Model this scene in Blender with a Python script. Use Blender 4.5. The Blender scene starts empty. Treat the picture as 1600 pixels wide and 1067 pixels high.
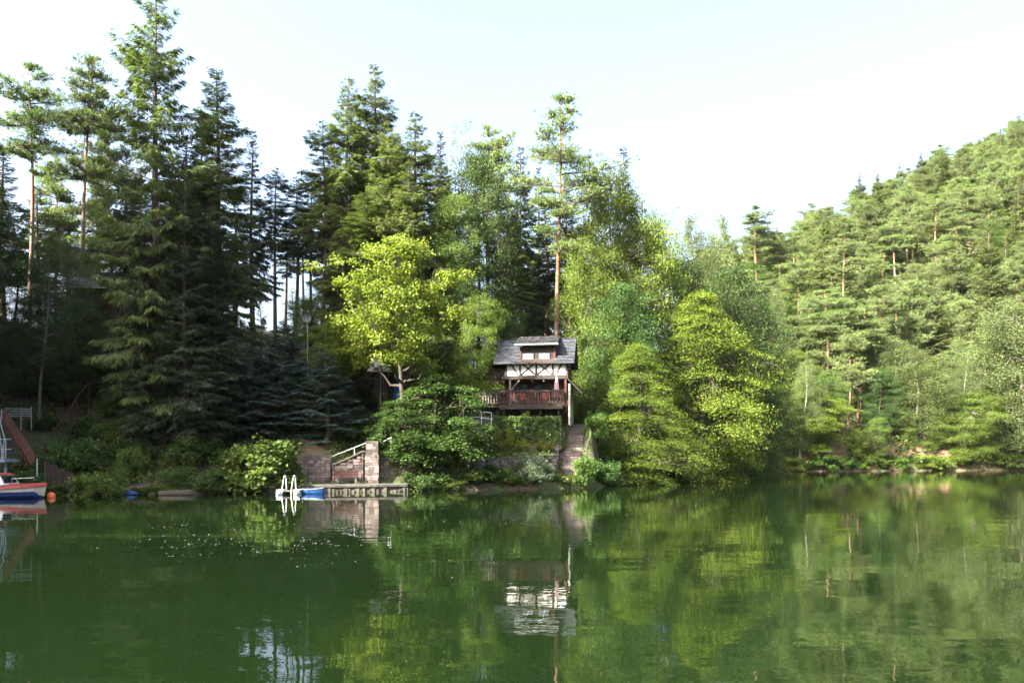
import bpy, math, random
import numpy as np
from mathutils import Vector, Matrix

S = bpy.context.scene
COL = S.collection
R = math.radians

# ------------------------------------------------------------------ camera
F = 1290.0            # focal length in pixels of a 1600 px wide picture
CAM_H = 2.1
HAZE = 0.000025
HORIZON = 716.0      # picture row of the horizon (level camera, shifted lens)
cam = bpy.data.cameras.new('camera'); camo = bpy.data.objects.new('camera', cam); COL.objects.link(camo)
cam.sensor_width = 36; cam.lens = 36 * F / 1600; cam.clip_start = 0.1; cam.clip_end = 6000
camo.location = (0, 0, CAM_H); camo.rotation_euler = (R(90), 0, 0); cam.shift_y = (HORIZON - 533.5) / 1600
S.camera = camo

# ------------------------------------------------------------------ sky, sun, exposure
SUN_AZ, SUN_EL = -126.0, 36.0      # azimuth clockwise from +Y (negative = to the left)
w = bpy.data.worlds.new('World'); S.world = w; w.use_nodes = True
nt = w.node_tree
bg = nt.nodes['Background']
sky = nt.nodes.new('ShaderNodeTexSky'); sky.sky_type = 'NISHITA'; sky.sun_disc = False
sky.sun_elevation = R(SUN_EL); sky.sun_rotation = R(SUN_AZ)
sky.altitude = 300; sky.air_density = 1.0; sky.dust_density = 10.0; sky.ozone_density = 1.0
nt.links.new(sky.outputs[0], bg.inputs[0]); bg.inputs[1].default_value = 0.095
sd = bpy.data.lights.new('sun', 'SUN'); sun = bpy.data.objects.new('sun', sd); COL.objects.link(sun)
sd.energy = 5.0; sd.angle = R(0.5); sd.color = (1.0, 0.92, 0.78)
sv = Vector((math.sin(R(SUN_AZ)) * math.cos(R(SUN_EL)), math.cos(R(SUN_AZ)) * math.cos(R(SUN_EL)), math.sin(R(SUN_EL))))
sun.rotation_euler = sv.to_track_quat('Z', 'Y').to_euler(); sun.location = sv * 200
S.view_settings.view_transform = 'Standard'; S.view_settings.look = 'None'
S.view_settings.gamma = 1.0; S.view_settings.exposure = 3.05; S.view_settings.use_curve_mapping = False
S.render.engine = 'CYCLES'
cy = S.cycles
cy.max_bounces = 7; cy.diffuse_bounces = 3; cy.glossy_bounces = 3; cy.transmission_bounces = 3
cy.volume_bounces = 0; cy.transparent_max_bounces = 4; cy.caustics_reflective = False; cy.caustics_refractive = False
cy.use_denoising = True; cy.sample_clamp_indirect = 4.0


def P(px, py, Y):
    """world point seen at picture position (px, py) at distance Y"""
    return Vector(((px - 800) / F * Y, Y, CAM_H + (HORIZON - py) / F * Y))


# ------------------------------------------------------------------ tagging
def tag(o, label=None, cat=None, group=None, kind=None):
    if label: o['label'] = label
    if cat: o['category'] = cat
    if group: o['group'] = group
    if kind: o['kind'] = kind
    return o


def empty(name, loc=(0, 0, 0), rz=0.0):
    o = bpy.data.objects.new(name, None); COL.objects.link(o)
    o.location = loc; o.rotation_euler = (0, 0, rz); o.empty_display_size = 0.2
    return o


# ------------------------------------------------------------------ materials
class NT:
    def __init__(s, name):
        s.m = bpy.data.materials.new(name); s.m.use_nodes = True
        s.t = s.m.node_tree; s.t.nodes.clear()
        s.out = s.t.nodes.new('ShaderNodeOutputMaterial')
    def n(s, ty, **kw):
        nd = s.t.nodes.new(ty)
        for k, v in kw.items():
            if k.startswith('i_'):
                nd.inputs[k[2:].replace('_', ' ')].default_value = v
            else: setattr(nd, k, v)
        return nd
    def l(s, a, b): s.t.links.new(a, b)


def c4(c): return (c[0], c[1], c[2], 1)


def ramp(N, fac, stops):
    r = N.n('ShaderNodeValToRGB')
    e = r.color_ramp.elements
    while len(e) < len(stops): e.new(0.5)
    for k, (p, c) in enumerate(stops):
        e[k].position = p; e[k].color = c4(c)
    N.l(fac, r.inputs[0]); return r.outputs[0]


def noise(N, scale, detail=4, vec=None, rough=0.55):
    t = N.n('ShaderNodeTexNoise'); t.inputs['Scale'].default_value = scale; t.inputs['Detail'].default_value = detail
    t.inputs['Roughness'].default_value = rough
    if vec is not None: N.l(vec, t.inputs['Vector'])
    return t.outputs['Fac']


def coords(N, kind='Object', scale=None):
    tc = N.n('ShaderNodeTexCoord')
    if scale is None: return tc.outputs[kind]
    mp = N.n('ShaderNodeMapping'); mp.inputs['Scale'].default_value = scale
    N.l(tc.outputs[kind], mp.inputs['Vector']); return mp.outputs[0]


def rough_mat(name, a, b, scale=6, rough=0.8, bump=0.3, stretch=None, metal=0.0, spec=0.3, c=None, bdist=0.02, island=0.0):
    """two (three) colours mixed by noise, with a fine bump"""
    N = NT(name)
    v = coords(N, 'Object', stretch)
    f = noise(N, scale, 5, v, 0.65)
    st = [(0.3, a), (0.7, b)] if c is None else [(0.25, a), (0.5, b), (0.75, c)]
    col = ramp(N, f, st)
    if island:        # every stone, slate or step has a tone of its own
        ge = N.n('ShaderNodeNewGeometry'); mr_ = N.n('ShaderNodeMapRange'); mr_.inputs['To Min'].default_value = 1 - island; mr_.inputs['To Max'].default_value = 1 + island
        N.l(ge.outputs['Random Per Island'], mr_.inputs['Value']); hs_ = N.n('ShaderNodeHueSaturation'); N.l(mr_.outputs[0], hs_.inputs['Value']); N.l(col, hs_.inputs['Color']); col = hs_.outputs[0]
    p = N.n('ShaderNodeBsdfPrincipled'); N.l(col, p.inputs['Base Color'])
    p.inputs['Roughness'].default_value = rough; p.inputs['Metallic'].default_value = metal
    p.inputs['Specular IOR Level'].default_value = spec
    if bump:
        f2 = noise(N, scale * 4, 3, v)
        b_ = N.n('ShaderNodeBump'); b_.inputs['Strength'].default_value = bump; b_.inputs['Distance'].default_value = bdist
        N.l(f2, b_.inputs['Height']); N.l(b_.outputs[0], p.inputs['Normal'])
    N.l(p.outputs[0], N.out.inputs[0])
    return N.m


def leaf_mat(name, a, b, trans=0.35, tcol=None, old=None):
    """foliage: per-leaf colour (attribute rnd), per-tree shift, light shining through"""
    N = NT(name)
    at = N.n('ShaderNodeAttribute', attribute_name='rnd')
    col = ramp(N, at.outputs['Fac'], [(0.0, a), (0.9, b), (1.0, old or b)])
    oi = N.n('ShaderNodeObjectInfo')
    hs = N.n('ShaderNodeHueSaturation')
    m1 = N.n('ShaderNodeMapRange'); m1.inputs['To Min'].default_value = 0.487; m1.inputs['To Max'].default_value = 0.506
    N.l(oi.outputs['Random'], m1.inputs['Value']); N.l(m1.outputs[0], hs.inputs['Hue'])
    mm = N.n('ShaderNodeMath', operation='MULTIPLY'); mm.inputs[1].default_value = 7.13
    fr = N.n('ShaderNodeMath', operation='FRACT')
    N.l(oi.outputs['Random'], mm.inputs[0]); N.l(mm.outputs[0], fr.inputs[0])
    m2 = N.n('ShaderNodeMapRange'); m2.inputs['To Min'].default_value = 0.8; m2.inputs['To Max'].default_value = 1.25
    N.l(fr.outputs[0], m2.inputs['Value']); N.l(m2.outputs[0], hs.inputs['Value'])
    N.l(col, hs.inputs['Color'])
    p = N.n('ShaderNodeBsdfPrincipled'); N.l(hs.outputs[0], p.inputs['Base Color'])
    p.inputs['Roughness'].default_value = 0.55; p.inputs['Specular IOR Level'].default_value = 0.25
    t = N.n('ShaderNodeBsdfTranslucent')
    mx = N.n('ShaderNodeMix', data_type='RGBA', blend_type='MULTIPLY'); mx.inputs['Factor'].default_value = 1.0
    N.l(hs.outputs[0], mx.inputs[6]); mx.inputs[7].default_value = c4(tcol or (1.5, 1.5, 0.7))
    N.l(mx.outputs[2], t.inputs['Color'])
    ms = N.n('ShaderNodeMixShader'); ms.inputs[0].default_value = trans
    N.l(p.outputs[0], ms.inputs[1]); N.l(t.outputs[0], ms.inputs[2]); N.l(ms.outputs[0], N.out.inputs[0])
    return N.m


def pine_bark():
    N = NT('pine_bark')
    tc = N.n('ShaderNodeTexCoord'); sp = N.n('ShaderNodeSeparateXYZ'); N.l(tc.outputs['Object'], sp.inputs[0])
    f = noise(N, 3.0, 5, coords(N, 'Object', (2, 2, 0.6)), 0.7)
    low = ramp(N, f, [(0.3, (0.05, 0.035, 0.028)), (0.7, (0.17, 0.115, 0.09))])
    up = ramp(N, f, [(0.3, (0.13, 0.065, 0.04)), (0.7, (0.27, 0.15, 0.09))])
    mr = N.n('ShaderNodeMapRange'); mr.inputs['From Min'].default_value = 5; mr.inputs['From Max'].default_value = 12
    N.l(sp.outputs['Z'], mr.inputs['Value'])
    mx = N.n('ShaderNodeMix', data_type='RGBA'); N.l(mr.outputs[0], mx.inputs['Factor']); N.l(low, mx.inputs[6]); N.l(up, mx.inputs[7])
    p = N.n('ShaderNodeBsdfPrincipled'); p.inputs['Roughness'].default_value = 0.85; N.l(mx.outputs[2], p.inputs['Base Color'])
    b_ = N.n('ShaderNodeBump'); b_.inputs['Strength'].default_value = 0.6; b_.inputs['Distance'].default_value = 0.03
    N.l(f, b_.inputs['Height']); N.l(b_.outputs[0], p.inputs['Normal']); N.l(p.outputs[0], N.out.inputs[0])
    return N.m


def water_mat():
    N = NT('lake_water')
    v = coords(N, 'Object')
    p = N.n('ShaderNodeBsdfPrincipled')
    p.inputs['IOR'].default_value = 1.333
    # drifting pollen film: long thin streaks
    st = noise(N, 1.0, 3, coords(N, 'Object', (0.05, 0.30, 1)), 0.6)
    fine = noise(N, 1.3, 3, v, 0.6)
    ad = N.n('ShaderNodeMath', operation='MULTIPLY_ADD'); ad.inputs[1].default_value = 0.16
    N.l(fine, ad.inputs[0]); N.l(st, ad.inputs[2])
    mk = N.n('ShaderNodeMapRange', interpolation_type='SMOOTHSTEP')
    mk.inputs['From Min'].default_value = 0.70; mk.inputs['From Max'].default_value = 0.86
    mk.inputs['To Max'].default_value = 0.4
    N.l(ad.outputs[0], mk.inputs['Value'])
    murk = ramp(N, noise(N, 0.08, 3, v), [(0.3, (0.0033, 0.0080, 0.0022)), (0.7, (0.0043, 0.0098, 0.0028))])
    mx = N.n('ShaderNodeMix', data_type='RGBA'); N.l(mk.outputs[0], mx.inputs['Factor'])
    N.l(murk, mx.inputs[6]); mx.inputs[7].default_value = (0.045, 0.065, 0.02, 1)
    N.l(mx.outputs[2], p.inputs['Base Color'])
    rr = N.n('ShaderNodeMapRange'); rr.inputs['To Min'].default_value = 0.008; rr.inputs['To Max'].default_value = 0.07
    N.l(mk.outputs[0], rr.inputs['Value']); N.l(rr.outputs[0], p.inputs['Roughness'])
    # ripples: long soft swell, short wavelets that come and go in patches
    n1 = noise(N, 0.55, 2, coords(N, 'Object', (0.55, 1.0, 1)), 0.5)
    n2 = noise(N, 2.2, 3, coords(N, 'Object', (0.6, 1.0, 1)), 0.5)
    n3 = noise(N, 7.0, 2, coords(N, 'Object', (0.7, 1.0, 1)), 0.5)
    patch = N.n('ShaderNodeMapRange'); patch.inputs['From Min'].default_value = 0.42; patch.inputs['From Max'].default_value = 0.62
    N.l(noise(N, 0.10, 2, coords(N, 'Object', (0.4, 1.2, 1))), patch.inputs['Value'])
    b1 = N.n('ShaderNodeBump'); b1.inputs['Strength'].default_value = 1.0; b1.inputs['Distance'].default_value = 0.010
    N.l(n1, b1.inputs['Height'])
    b2 = N.n('ShaderNodeBump'); b2.inputs['Strength'].default_value = 1.0; b2.inputs['Distance'].default_value = 0.0018
    N.l(n2, b2.inputs['Height']); N.l(b1.outputs[0], b2.inputs['Normal'])
    b3 = N.n('ShaderNodeBump'); b3.inputs['Distance'].default_value = 0.0010
    N.l(patch.outputs[0], b3.inputs['Strength']); N.l(n3, b3.inputs['Height']); N.l(b2.outputs[0], b3.inputs['Normal'])
    N.l(b3.outputs[0], p.inputs['Normal'])
    N.l(p.outputs[0], N.out.inputs[0])
    return N.m


def ground_mat():
    N = NT('forest_floor')
    v = coords(N, 'Object')
    f = noise(N, 0.7, 6, v, 0.7); g = noise(N, 4.0, 5, v, 0.7)
    soil = ramp(N, g, [(0.25, (0.022, 0.016, 0.011)), (0.55, (0.050, 0.036, 0.024)), (0.8, (0.095, 0.066, 0.044))])
    red = ramp(N, g, [(0.25, (0.08, 0.04, 0.026)), (0.5, (0.17, 0.095, 0.062)), (0.8, (0.28, 0.18, 0.125))])
    moss = ramp(N, g, [(0.3, (0.018, 0.034, 0.010)), (0.7, (0.055, 0.080, 0.022))])
    at = N.n('ShaderNodeAttribute', attribute_name='red')
    mx = N.n('ShaderNodeMix', data_type='RGBA'); N.l(at.outputs['Fac'], mx.inputs['Factor']); N.l(soil, mx.inputs[6]); N.l(red, mx.inputs[7])
    mr = N.n('ShaderNodeMapRange'); mr.inputs['From Min'].default_value = 0.42; mr.inputs['From Max'].default_value = 0.56
    N.l(f, mr.inputs['Value'])
    mx2 = N.n('ShaderNodeMix', data_type='RGBA'); N.l(mr.outputs[0], mx2.inputs['Factor']); N.l(mx.outputs[2], mx2.inputs[6]); N.l(moss, mx2.inputs[7])
    p = N.n('ShaderNodeBsdfPrincipled'); p.inputs['Roughness'].default_value = 0.95; N.l(mx2.outputs[2], p.inputs['Base Color'])
    b_ = N.n('ShaderNodeBump'); b_.inputs['Strength'].default_value = 0.8; b_.inputs['Distance'].default_value = 0.12
    N.l(g, b_.inputs['Height']); N.l(b_.outputs[0], p.inputs['Normal']); N.l(p.outputs[0], N.out.inputs[0])
    return N.m


def glass_mat():
    N = NT('window_glass')
    p = N.n('ShaderNodeBsdfPrincipled'); p.inputs['Base Color'].default_value = (0.02, 0.025, 0.03, 1)
    p.inputs['Roughness'].default_value = 0.03; p.inputs['IOR'].default_value = 1.9; p.inputs['Specular IOR Level'].default_value = 1.0
    N.l(p.outputs[0], N.out.inputs[0]); return N.m


M = {}
M['ground'] = ground_mat(); M['water'] = water_mat(); M['pine_bark'] = pine_bark(); M['glass'] = glass_mat()
M['bark'] = rough_mat('spruce_bark', (0.045, 0.036, 0.03), (0.15, 0.12, 0.10), 5, 0.9, 0.6, (2, 2, 0.5))
M['bark_grey'] = rough_mat('grey_bark', (0.06, 0.055, 0.045), (0.17, 0.155, 0.13), 5, 0.9, 0.5, (2, 2, 0.5))
M['bark_dark'] = rough_mat('oak_bark', (0.022, 0.018, 0.014), (0.07, 0.058, 0.045), 5, 0.9, 0.7, (2, 2, 0.5))
M['bark_birch'] = rough_mat('birch_bark', (0.05, 0.045, 0.04), (0.30, 0.29, 0.27), 3, 0.7, 0.2, (0.6, 0.6, 3), c=(0.45, 0.43, 0.40))
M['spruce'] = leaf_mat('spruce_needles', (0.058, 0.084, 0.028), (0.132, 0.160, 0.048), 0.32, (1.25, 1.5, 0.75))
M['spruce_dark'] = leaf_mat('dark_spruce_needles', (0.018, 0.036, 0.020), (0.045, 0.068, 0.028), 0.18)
M['fir'] = leaf_mat('blue_spruce_needles', (0.022, 0.050, 0.045), (0.055, 0.095, 0.080), 0.15, (1.1, 1.2, 1.0))
M['pine'] = leaf_mat('pine_needles', (0.070, 0.112, 0.042), (0.145, 0.190, 0.062), 0.32, (1.2, 1.5, 0.8))
M['broad'] = leaf_mat('green_leaves', (0.042, 0.088, 0.020), (0.100, 0.160, 0.034), 0.4)
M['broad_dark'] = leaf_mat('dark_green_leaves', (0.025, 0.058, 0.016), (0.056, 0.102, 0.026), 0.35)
M['broad_light'] = leaf_mat('fresh_green_leaves', (0.080, 0.135, 0.024), (0.145, 0.200, 0.036), 0.42)
M['maple'] = leaf_mat('yellow_green_leaves', (0.075, 0.125, 0.018), (0.150, 0.190, 0.026), 0.42, (1.35, 1.45, 0.7), old=(0.26, 0.20, 0.03))
M['hornbeam'] = leaf_mat('layered_yellow_green_leaves', (0.068, 0.120, 0.020), (0.150, 0.190, 0.030), 0.42, (1.35, 1.45, 0.7), old=(0.22, 0.18, 0.04))
M['birch'] = leaf_mat('birch_leaves', (0.065, 0.105, 0.038), (0.125, 0.165, 0.060), 0.38)
M['silver'] = leaf_mat('silvery_leaves', (0.055, 0.095, 0.055), (0.13, 0.18, 0.11), 0.3)
M['golden'] = leaf_mat('golden_conifer_leaves', (0.085, 0.115, 0.015), (0.165, 0.180, 0.025), 0.35)
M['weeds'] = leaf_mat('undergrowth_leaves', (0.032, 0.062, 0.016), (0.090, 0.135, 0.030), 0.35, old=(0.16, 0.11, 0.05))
M['darkwood'] = rough_mat('dark_brown_wood', (0.014, 0.010, 0.008), (0.032, 0.022, 0.017), 9, 0.7, 0.3, (1, 1, 1))
M['beam'] = rough_mat('timber_beam', (0.018, 0.014, 0.012), (0.045, 0.034, 0.028), 9, 0.7, 0.3)
M['redwood'] = rough_mat('red_brown_wood', (0.032, 0.012, 0.009), (0.075, 0.027, 0.019), 9, 0.65, 0.3)
M['tanwood'] = rough_mat('weathered_wood', (0.08, 0.065, 0.055), (0.18, 0.15, 0.125), 9, 0.85, 0.3)
M['sky_pane'] = rough_mat('sky_pale_glass', (0.08, 0.095, 0.125), (0.19, 0.21, 0.255), 4, 0.06, 0, (6, 1, .5), spec=0.8)  # reflected sky painted into the pane colour, with faint upright folds
M['plaster'] = rough_mat('white_plaster', (0.66, 0.65, 0.63), (0.82, 0.81, 0.79), 3, 0.9, 0.15)
M['slate'] = rough_mat('roof_slate', (0.014, 0.016, 0.021), (0.048, 0.053, 0.064), 2.5, 0.55, 0.25, spec=0.35, c=(0.028, 0.032, 0.039), island=.35)
M['metal'] = rough_mat('galvanised_pipe', (0.35, 0.37, 0.40), (0.55, 0.57, 0.60), 8, 0.4, 0.05, metal=0.6)
M['white'] = rough_mat('white_paint', (0.68, 0.69, 0.70), (0.82, 0.83, 0.84), 5, 0.45, 0.05)
M['shaded_white'] = rough_mat('shaded_white_paint', (0.30, 0.28, 0.24), (0.45, 0.43, 0.38), 3, 0.5, 0.05)  # white hull paint with shade put into its colour
M['navy'] = rough_mat('dark_blue_paint', (0.008, 0.02, 0.09), (0.014, 0.032, 0.14), 3, 0.5, 0.05)
M['palepaint'] = rough_mat('pale_green_paint', (0.22, 0.24, 0.20), (0.36, 0.38, 0.33), 3, 0.8, 0.15)
M['stone'] = rough_mat('purple_grey_stone', (0.055, 0.050, 0.040), (0.115, 0.092, 0.088), 2.3, 0.9, 0.6, c=(0.20, 0.158, 0.150), island=.5)
M['wetstone'] = rough_mat('wet_mossy_stone', (0.018, 0.022, 0.014), (0.06, 0.055, 0.042), 3, 0.6, 0.6, c=(0.035, 0.045, 0.022), island=.4)
M['greywood'] = rough_mat('old_grey_wood', (0.05, 0.045, 0.038), (0.13, 0.115, 0.10), 9, 0.85, 0.3)
M['mortar'] = rough_mat('old_mortar', (0.028, 0.025, 0.022), (0.062, 0.053, 0.048), 5, 0.95, 0.4)
M['concrete'] = rough_mat('worn_concrete', (0.050, 0.047, 0.041), (0.125, 0.113, 0.102), 3, 0.9, 0.4)
M['redpaint'] = rough_mat('faded_red_paint', (0.22, 0.035, 0.035), (0.34, 0.065, 0.06), 5, 0.45, 0.1)
M['blue'] = rough_mat('blue_plastic', (0.012, 0.045, 0.16), (0.02, 0.07, 0.22), 4, 0.4, 0.05)
M['orange'] = rough_mat('orange_plastic', (0.72, 0.12, 0.03), (0.85, 0.19, 0.06), 4, 0.4, 0.05)
M['cloth'] = rough_mat('mauve_cloth', (0.26, 0.16, 0.19), (0.40, 0.27, 0.30), 5, 0.9, 0.3, (3, 3, 0.5))
M['curtain'] = rough_mat('curtain', (0.45, 0.46, 0.50), (0.7, 0.71, 0.74), 5, 0.9, 0.2, (6, 1, 0.5))
M['rust'] = rough_mat('rusty_sheet', (0.035, 0.016, 0.013), (0.085, 0.034, 0.026), 4, 0.8, 0.3)
M['rock'] = rough_mat('red_rock', (0.040, 0.024, 0.017), (0.12, 0.072, 0.050), 1.6, 0.9, 0.8, c=(0.08, 0.048, 0.034), bdist=0.1)
M['greypaint'] = rough_mat('grey_worn_paint', (0.12, 0.125, 0.125), (0.22, 0.225, 0.225), 5, 0.7, 0.1)
M['petals'] = rough_mat('white_fluff', (0.15, 0.17, 0.17), (0.32, 0.34, 0.34), 5, 0.8, 0)
M['steelblue'] = rough_mat('light_blue_steel', (0.18, 0.23, 0.28), (0.28, 0.33, 0.38), 5, 0.5, 0.05)
M['brightroof'] = rough_mat('weathered_tin', (0.30, 0.28, 0.30), (0.55, 0.52, 0.53), 3, 0.5, 0.2, metal=0.2)
M['fabricorange'] = rough_mat('orange_cushion', (0.20, 0.05, 0.02), (0.30, 0.085, 0.03), 6, 0.8, 0.1)
M['fabricred'] = rough_mat('red_cushion', (0.16, 0.025, 0.02), (0.24, 0.05, 0.035), 6, 0.8, 0.1)


# ------------------------------------------------------------------ mesh helpers
def mesh_np(name, V, T, mat, rnd=None, smooth=False):
    V = np.asarray(V, np.float32); T = np.asarray(T, np.int32)
    me = bpy.data.meshes.new(name)
    me.vertices.add(len(V)); me.vertices.foreach_set('co', V.ravel())
    k = T.shape[1]
    me.loops.add(T.size); me.loops.foreach_set('vertex_index', T.ravel())
    me.polygons.add(len(T)); me.polygons.foreach_set('loop_start', np.arange(0, T.size, k, dtype=np.int32))
    if smooth: me.polygons.foreach_set('use_smooth', np.ones(len(T), bool))
    if rnd is not None:
        a = me.attributes.new('rnd', 'FLOAT', 'POINT'); a.data.foreach_set('value', np.asarray(rnd, np.float32))
    me.update(calc_edges=True); me.materials.append(mat)
    return me


def obj(name, me, parent=None, kind=None):
    o = bpy.data.objects.new(name, me); COL.objects.link(o)
    if parent is not None: o.parent = parent
    if kind: o['kind'] = kind
    return o


class MB:
    """collects simple solids into one mesh (quads and triangles kept as lists)"""
    def __init__(s): s.v = []; s.f = []
    def box(s, x0, x1, y0, y1, z0, z1):
        b = len(s.v)
        s.v += [(x0, y0, z0), (x1, y0, z0), (x1, y1, z0), (x0, y1, z0), (x0, y0, z1), (x1, y0, z1), (x1, y1, z1), (x0, y1, z1)]
        s.f += [tuple(b + i for i in q) for q in ((0, 3, 2, 1), (4, 5, 6, 7), (0, 1, 5, 4), (1, 2, 6, 5), (2, 3, 7, 6), (3, 0, 4, 7))]
        return s
    def hexa(s, p):      # 8 corner points, bottom ring then top ring
        b = len(s.v); s.v += [tuple(q) for q in p]
        s.f += [tuple(b + i for i in q) for q in ((0, 3, 2, 1), (4, 5, 6, 7), (0, 1, 5, 4), (1, 2, 6, 5), (2, 3, 7, 6), (3, 0, 4, 7))]
        return s
    def bar(s, p0, p1, wd, ht, up=(0, 0, 1)):
        p0, p1 = Vector(p0), Vector(p1); d = (p1 - p0).normalized(); u = Vector(up)
        if abs(d.dot(u)) > 0.98: u = Vector((0, 1, 0))
        sd_ = d.cross(u).normalized() * wd / 2; u2 = sd_.cross(d).normalized() * ht / 2
        a = [p0 - sd_ - u2, p0 + sd_ - u2, p0 + sd_ + u2, p0 - sd_ + u2]
        c = [p1 - sd_ - u2, p1 + sd_ - u2, p1 + sd_ + u2, p1 - sd_ + u2]
        return s.hexa([a[0], a[1], c[1], c[0], a[3], a[2], c[2], c[3]])
    def tube(s, pts, rad, n=8, caps=True):
        pts = [Vector(p) for p in pts]
        if not hasattr(rad, '__len__'): rad = [rad] * len(pts)
        b = len(s.v)
        for i, p in enumerate(pts):
            d = (pts[min(i + 1, len(pts) - 1)] - pts[max(i - 1, 0)]).normalized()
            u = Vector((0, 0, 1)) if abs(d.z) < 0.9 else Vector((1, 0, 0))
            a = d.cross(u).normalized(); c = d.cross(a)
            for k in range(n):
                t = 2 * math.pi * k / n
                s.v.append(tuple(p + (a * math.cos(t) + c * math.sin(t)) * rad[i]))
        for i in range(len(pts) - 1):
            for k in range(n):
                k2 = (k + 1) % n
                s.f.append((b + i * n + k, b + i * n + k2, b + (i + 1) * n + k2, b + (i + 1) * n + k))
        if caps:
            s.f.append(tuple(b + k for k in range(n))); e = b + (len(pts) - 1) * n
            s.f.append(tuple(e + k for k in reversed(range(n))))
        return s
    def lathe(s, prof, n=12, c=(0, 0, 0)):
        return s.tube([(c[0], c[1], c[2] + z) for r, z in prof], [max(r, 0.001) for r, z in prof], n)
    def build(s, name, mat, parent=None, kind=None, smooth=False):
        me = bpy.data.meshes.new(name); me.from_pydata(s.v, [], s.f); me.materials.append(mat)
        if smooth:
            for p in me.polygons: p.use_smooth = True
        me.update()
        return obj(name, me, parent, kind)


# ------------------------------------------------------------------ terrain
LAKE = np.array([(-62, -60), (-64, 0), (-47, 22), (-37.5, 39.5), (-28.5, 46), (-15.5, 49.5), (-7.4, 52), (-1.7, 55), (4.8, 58.5), (8.2, 63), (14.5, 74),
                 (17, 84), (19.5, 97), (25.5, 109), (41, 130), (66, 140), (93, 147), (125, 140), (145, 110), (155, 60), (155, -60)], float)
NEAR = LAKE[2:12]


def shoreY(X): return np.interp(X, [p[0] for p in NEAR], [p[1] for p in NEAR])


def lake_dist(X, Y):
    """signed distance to the lake edge, positive on land"""
    d = np.full(X.shape, 1e9); inside = np.zeros(X.shape, bool)
    n = len(LAKE)
    for i in range(n):
        a, b = LAKE[i], LAKE[(i + 1) % n]
        ab = b - a; t = np.clip(((X - a[0]) * ab[0] + (Y - a[1]) * ab[1]) / (ab @ ab), 0, 1)
        d = np.minimum(d, np.hypot(X - a[0] - t * ab[0], Y - a[1] - t * ab[1]))
        c = ((a[1] > Y) != (b[1] > Y)) & (X < (b[0] - a[0]) * (Y - a[1]) / (b[1] - a[1] + 1e-12) + a[0])
        inside ^= c
    return np.where(inside, -d, d)


def sstep(a, b, x):
    t = np.clip((x - a) / (b - a), 0, 1); return t * t * (3 - 2 * t)


def vnoise(X, Y, s, seed=0):
    """cheap smooth value noise, -1..1"""
    r = np.random.default_rng(seed).uniform(-1, 1, (64, 64))
    x, y = X / s, Y / s
    i, j = np.floor(x).astype(int), np.floor(y).astype(int); fx, fy = x - i, y - j
    fx, fy = fx * fx * (3 - 2 * fx), fy * fy * (3 - 2 * fy)
    g = lambda a, b: r[a % 64, b % 64]
    return (g(i, j) * (1 - fx) * (1 - fy) + g(i + 1, j) * fx * (1 - fy) + g(i, j + 1) * (1 - fx) * fy + g(i + 1, j + 1) * fx * fy)


HOUSE_Y, HOUSE_Z = 64.6, 4.9


def height(X, Y):
    X = np.asarray(X, float); Y = np.asarray(Y, float)
    d = lake_dist(X, Y)
    nz = vnoise(X, Y, 3.1, 1) * 0.18 + vnoise(X, Y, 9.0, 2) * 0.5 + vnoise(X, Y, 1.1, 3) * 0.06
    right = sstep(18, 30, X) * sstep(90, 108, Y)
    cap = np.clip(34 + 0.53 * (X - 50), 17.0, 135.0)
    lefth = sstep(-40, -52, X) * (1 - sstep(42, 58, Y))  # unseen hill on the left, made high and steep to shade the near bank
    cap = cap + 36 * lefth
    slope = 0.60 + 0.16 * right + 1.2 * lefth
    bankstep = 0.45 * sstep(0, 0.8, d) + right * 1.9 * sstep(0.6, 3.0, d)
    h = bankstep + slope * np.maximum(d - 1.2, 0)
    k = 6.0
    h = -k * np.log(np.exp(-np.minimum(h, 300) / k) + np.exp(-cap / k))
    h = np.where(d < 40, np.maximum(h, 0), h)
    h = np.maximum(h, -9) + nz * np.clip(d / 3, 0, 1) * (1 + right * 2)
    far = np.hypot(X - 40, Y - 100)
    # behind the ridge and far away the land falls off again
    h = h * (1 - 0.75 * sstep(330, 700, far))
    h = np.where((X < 20) & (Y > 95), np.minimum(h, 17 - 0.05 * (Y - 95)), h)
    # ---- terraces below the house
    v = Y - shoreY(X)
    zt = np.interp(v, [-1, 0, 0.4, 1.9, 2.15, 4.3, 4.7, 5.0, 14, 30], [-0.8, 0.0, 0.45, 0.6, 2.0, 3.1, 3.2, 4.85, 4.95, 15])
    # the house pad is square to the house, not to the shore
    pad = np.interp(Y, [60.0, 62.0, 62.6, 72.5, 86], [2.1, 3.05, HOUSE_Z - 0.08, HOUSE_Z, 14.5])
    zt = np.where(v > 2.2, pad, zt)
    wgt = sstep(-4.2, -3.2, X) * (1 - sstep(6.0, 7.2, X)) * sstep(-1.5, 0, v) * (1 - sstep(82, 90, Y))
    h = h * (1 - wgt) + zt * wgt
    zs = np.interp(Y, [59.9, 64.9], [0.3, 4.6])
    wst = sstep(3.0, 3.2, X) * (1 - sstep(5.8, 6.1, X)) * sstep(59.5, 59.9, Y) * (1 - sstep(64.9, 65.4, Y))
    h = h * (1 - wst) + np.minimum(h, zs) * wst
    # ---- quay with the bench
    zq = np.interp(v, [-0.5, 0.0, 0.05, 2.6, 2.9, 5.2, 10, 30], [-0.8, -0.6, 0.42, 0.46, 1.5, 2.6, 5.2, 15])
    wq = sstep(-15.2, -14.4, X) * (1 - sstep(-7.0, -6.2, X)) * sstep(-0.6, -0.1, v) * (1 - sstep(60, 66, Y))
    h = h * (1 - wq) + zq * wq
    under = -np.clip(-d * 0.35, 0, 3) - 0.25
    return np.where(d < 0, under, h)


def hz(x, y): return float(height(np.array([x]), np.array([y]))[0])


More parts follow.
